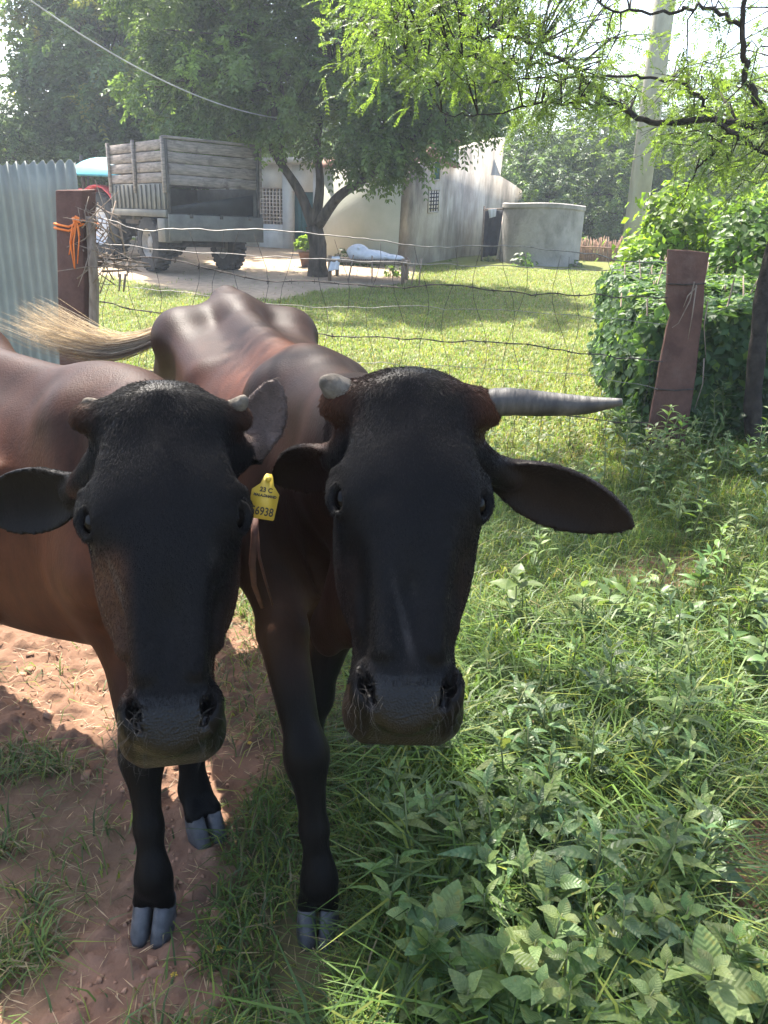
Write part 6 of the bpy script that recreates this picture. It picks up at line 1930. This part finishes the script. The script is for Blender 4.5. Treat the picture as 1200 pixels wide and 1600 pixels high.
# tiny yellow flowers on the earth
fl_ = [(390, 1166), (427, 1445), (342, 1488), (272, 1530)]
for i, (px, py) in enumerate(fl_):
    p = gat(px, py); mb = MB()
    for a in np.arange(6) * math.pi / 3:
        mb.add([p + np.array([0, 0, .012]), p + np.array([.006 * math.cos(a - .4), .006 * math.sin(a - .4), .014]), p + np.array([.009 * math.cos(a), .009 * math.sin(a), .012]), p + np.array([.006 * math.cos(a + .4), .006 * math.sin(a + .4), .014])], np.array([(0, 1, 2, 3)]))
    mb.tube([p, p + np.array([0, 0, .012])], .0012, 4)
    tag(mb.build('yellow_flower', MAT['yellow'], None), 'tiny fallen yellow flower on the ground by the cows\' legs', 'flower', 'yellow flowers on the ground')
# stones on the bank at the right edge
for i, (px, py, r, lb) in enumerate(((1142, 775, .05, 'pale stone lying on the shaded bank at right'), (1150, 995, .035, 'small tan stone half buried at the right edge'), (1148, 922, .03, 'reddish pebble near the bare patch at right'), (1168, 1440, .03, 'earthy stone on the bare ground at bottom right'))):
    p = gat(px, py); rg = np.random.default_rng(i)
    rings = []
    for z in np.linspace(-.5, .75, 6):
        rr = math.sqrt(max(.02, 1 - z * z))
        rings.append([p + np.array([math.cos(a) * rr * (1 + .2 * math.sin(2 * a + i)), math.sin(a) * rr * .8 * (1 + .15 * math.cos(3 * a)), z * .7]) * r for a in np.arange(10) * math.pi / 5])
    tag(MB().rings(rings).build('stone', MAT['stone'], None, False), lb, 'stone')

# ------------------------------------------------------------------ bedding on the cot
def bundle():
    rg = np.random.default_rng(77)
    f = Field(axis(CB[0] - .8, CB[0] + .8, CB[0] - .1, CB[0] + .1, .016, .016), axis(CB[1] - .15, CB[1] + 1.0, CB[1] + .3, CB[1] + .4, .016, .016), axis(CG + .25, CG + .95, CG + .5, CG + .6, .014, .014))
    R3 = np.stack([cu, cv, np.array([0, 0, 1.0])])
    f.ell(CP(-.20, .36, .47), R3, (.19, .22, .15), .05)
    f.ell(CP(.08, .34, .43), R3, (.26, .25, .10), .06)
    f.ell(CP(.36, .36, .41), R3, (.26, .22, .06), .06)
    f.ell(CP(-.02, .20, .44), R3, (.14, .12, .09), .04)
    for i in range(26):
        x = rg.uniform(-.33, .5); y = rg.uniform(.14, .55); h = np.interp(x, [-.35, -.2, 0, .3, .6], [.50, .60, .53, .47, .41])
        a_ = rg.uniform(0, 3.1); d_ = np.array([math.cos(a_), math.sin(a_), 0]) * rg.uniform(.06, .16)
        f.cone(CP(x, y, h) - d_ - np.array([0, 0, .03]), CP(x, y, h) + d_ - np.array([0, 0, .05]), .018, .014, k=.035)
    V, Fq = f.mesh(1)
    o = MB().add(V, Fq).build('cloth_bundle', MAT['cloth'], None, True)
    tag(o, 'crumpled white bedding bundle lying on the cot', 'bundle')
bundle()
cl_ = cloth_sheet(CP(-.68, .02, .40), CP(-.46, .0, .41), CP(-.48, -.06, .20), CP(-.66, -.06, .16), .02, 2, thick=.01).build('white_cloth', MAT['cloth'], None, True)
tag(cl_, 'white cloth hanging over the left end of the cot', 'cloth')
# ------------------------------------------------------------------ added haze volume, stands in for the lens-flare veil
hz = MB().box((0, 55, 5.6), (300, 230, 14.8)).build('haze', None)
hz['kind'] = 'stuff'; hz['label'] = 'thin haze added to stand in for lens flare'; hz['category'] = 'haze'
hm_ = bpy.data.materials.new('haze'); hm_.use_nodes = True
N_ = hm_.node_tree.nodes; N_.remove(N_['Principled BSDF'])
pv = N_.new('ShaderNodeVolumePrincipled')
pv.inputs['Color'].default_value = (.80, .89, 1.0, 1)
pv.inputs['Density'].default_value = .0020
pv.inputs['Anisotropy'].default_value = .35
hm_.node_tree.links.new(pv.outputs[0], N_['Material Output'].inputs['Volume'])
hz.data.materials.append(hm_)
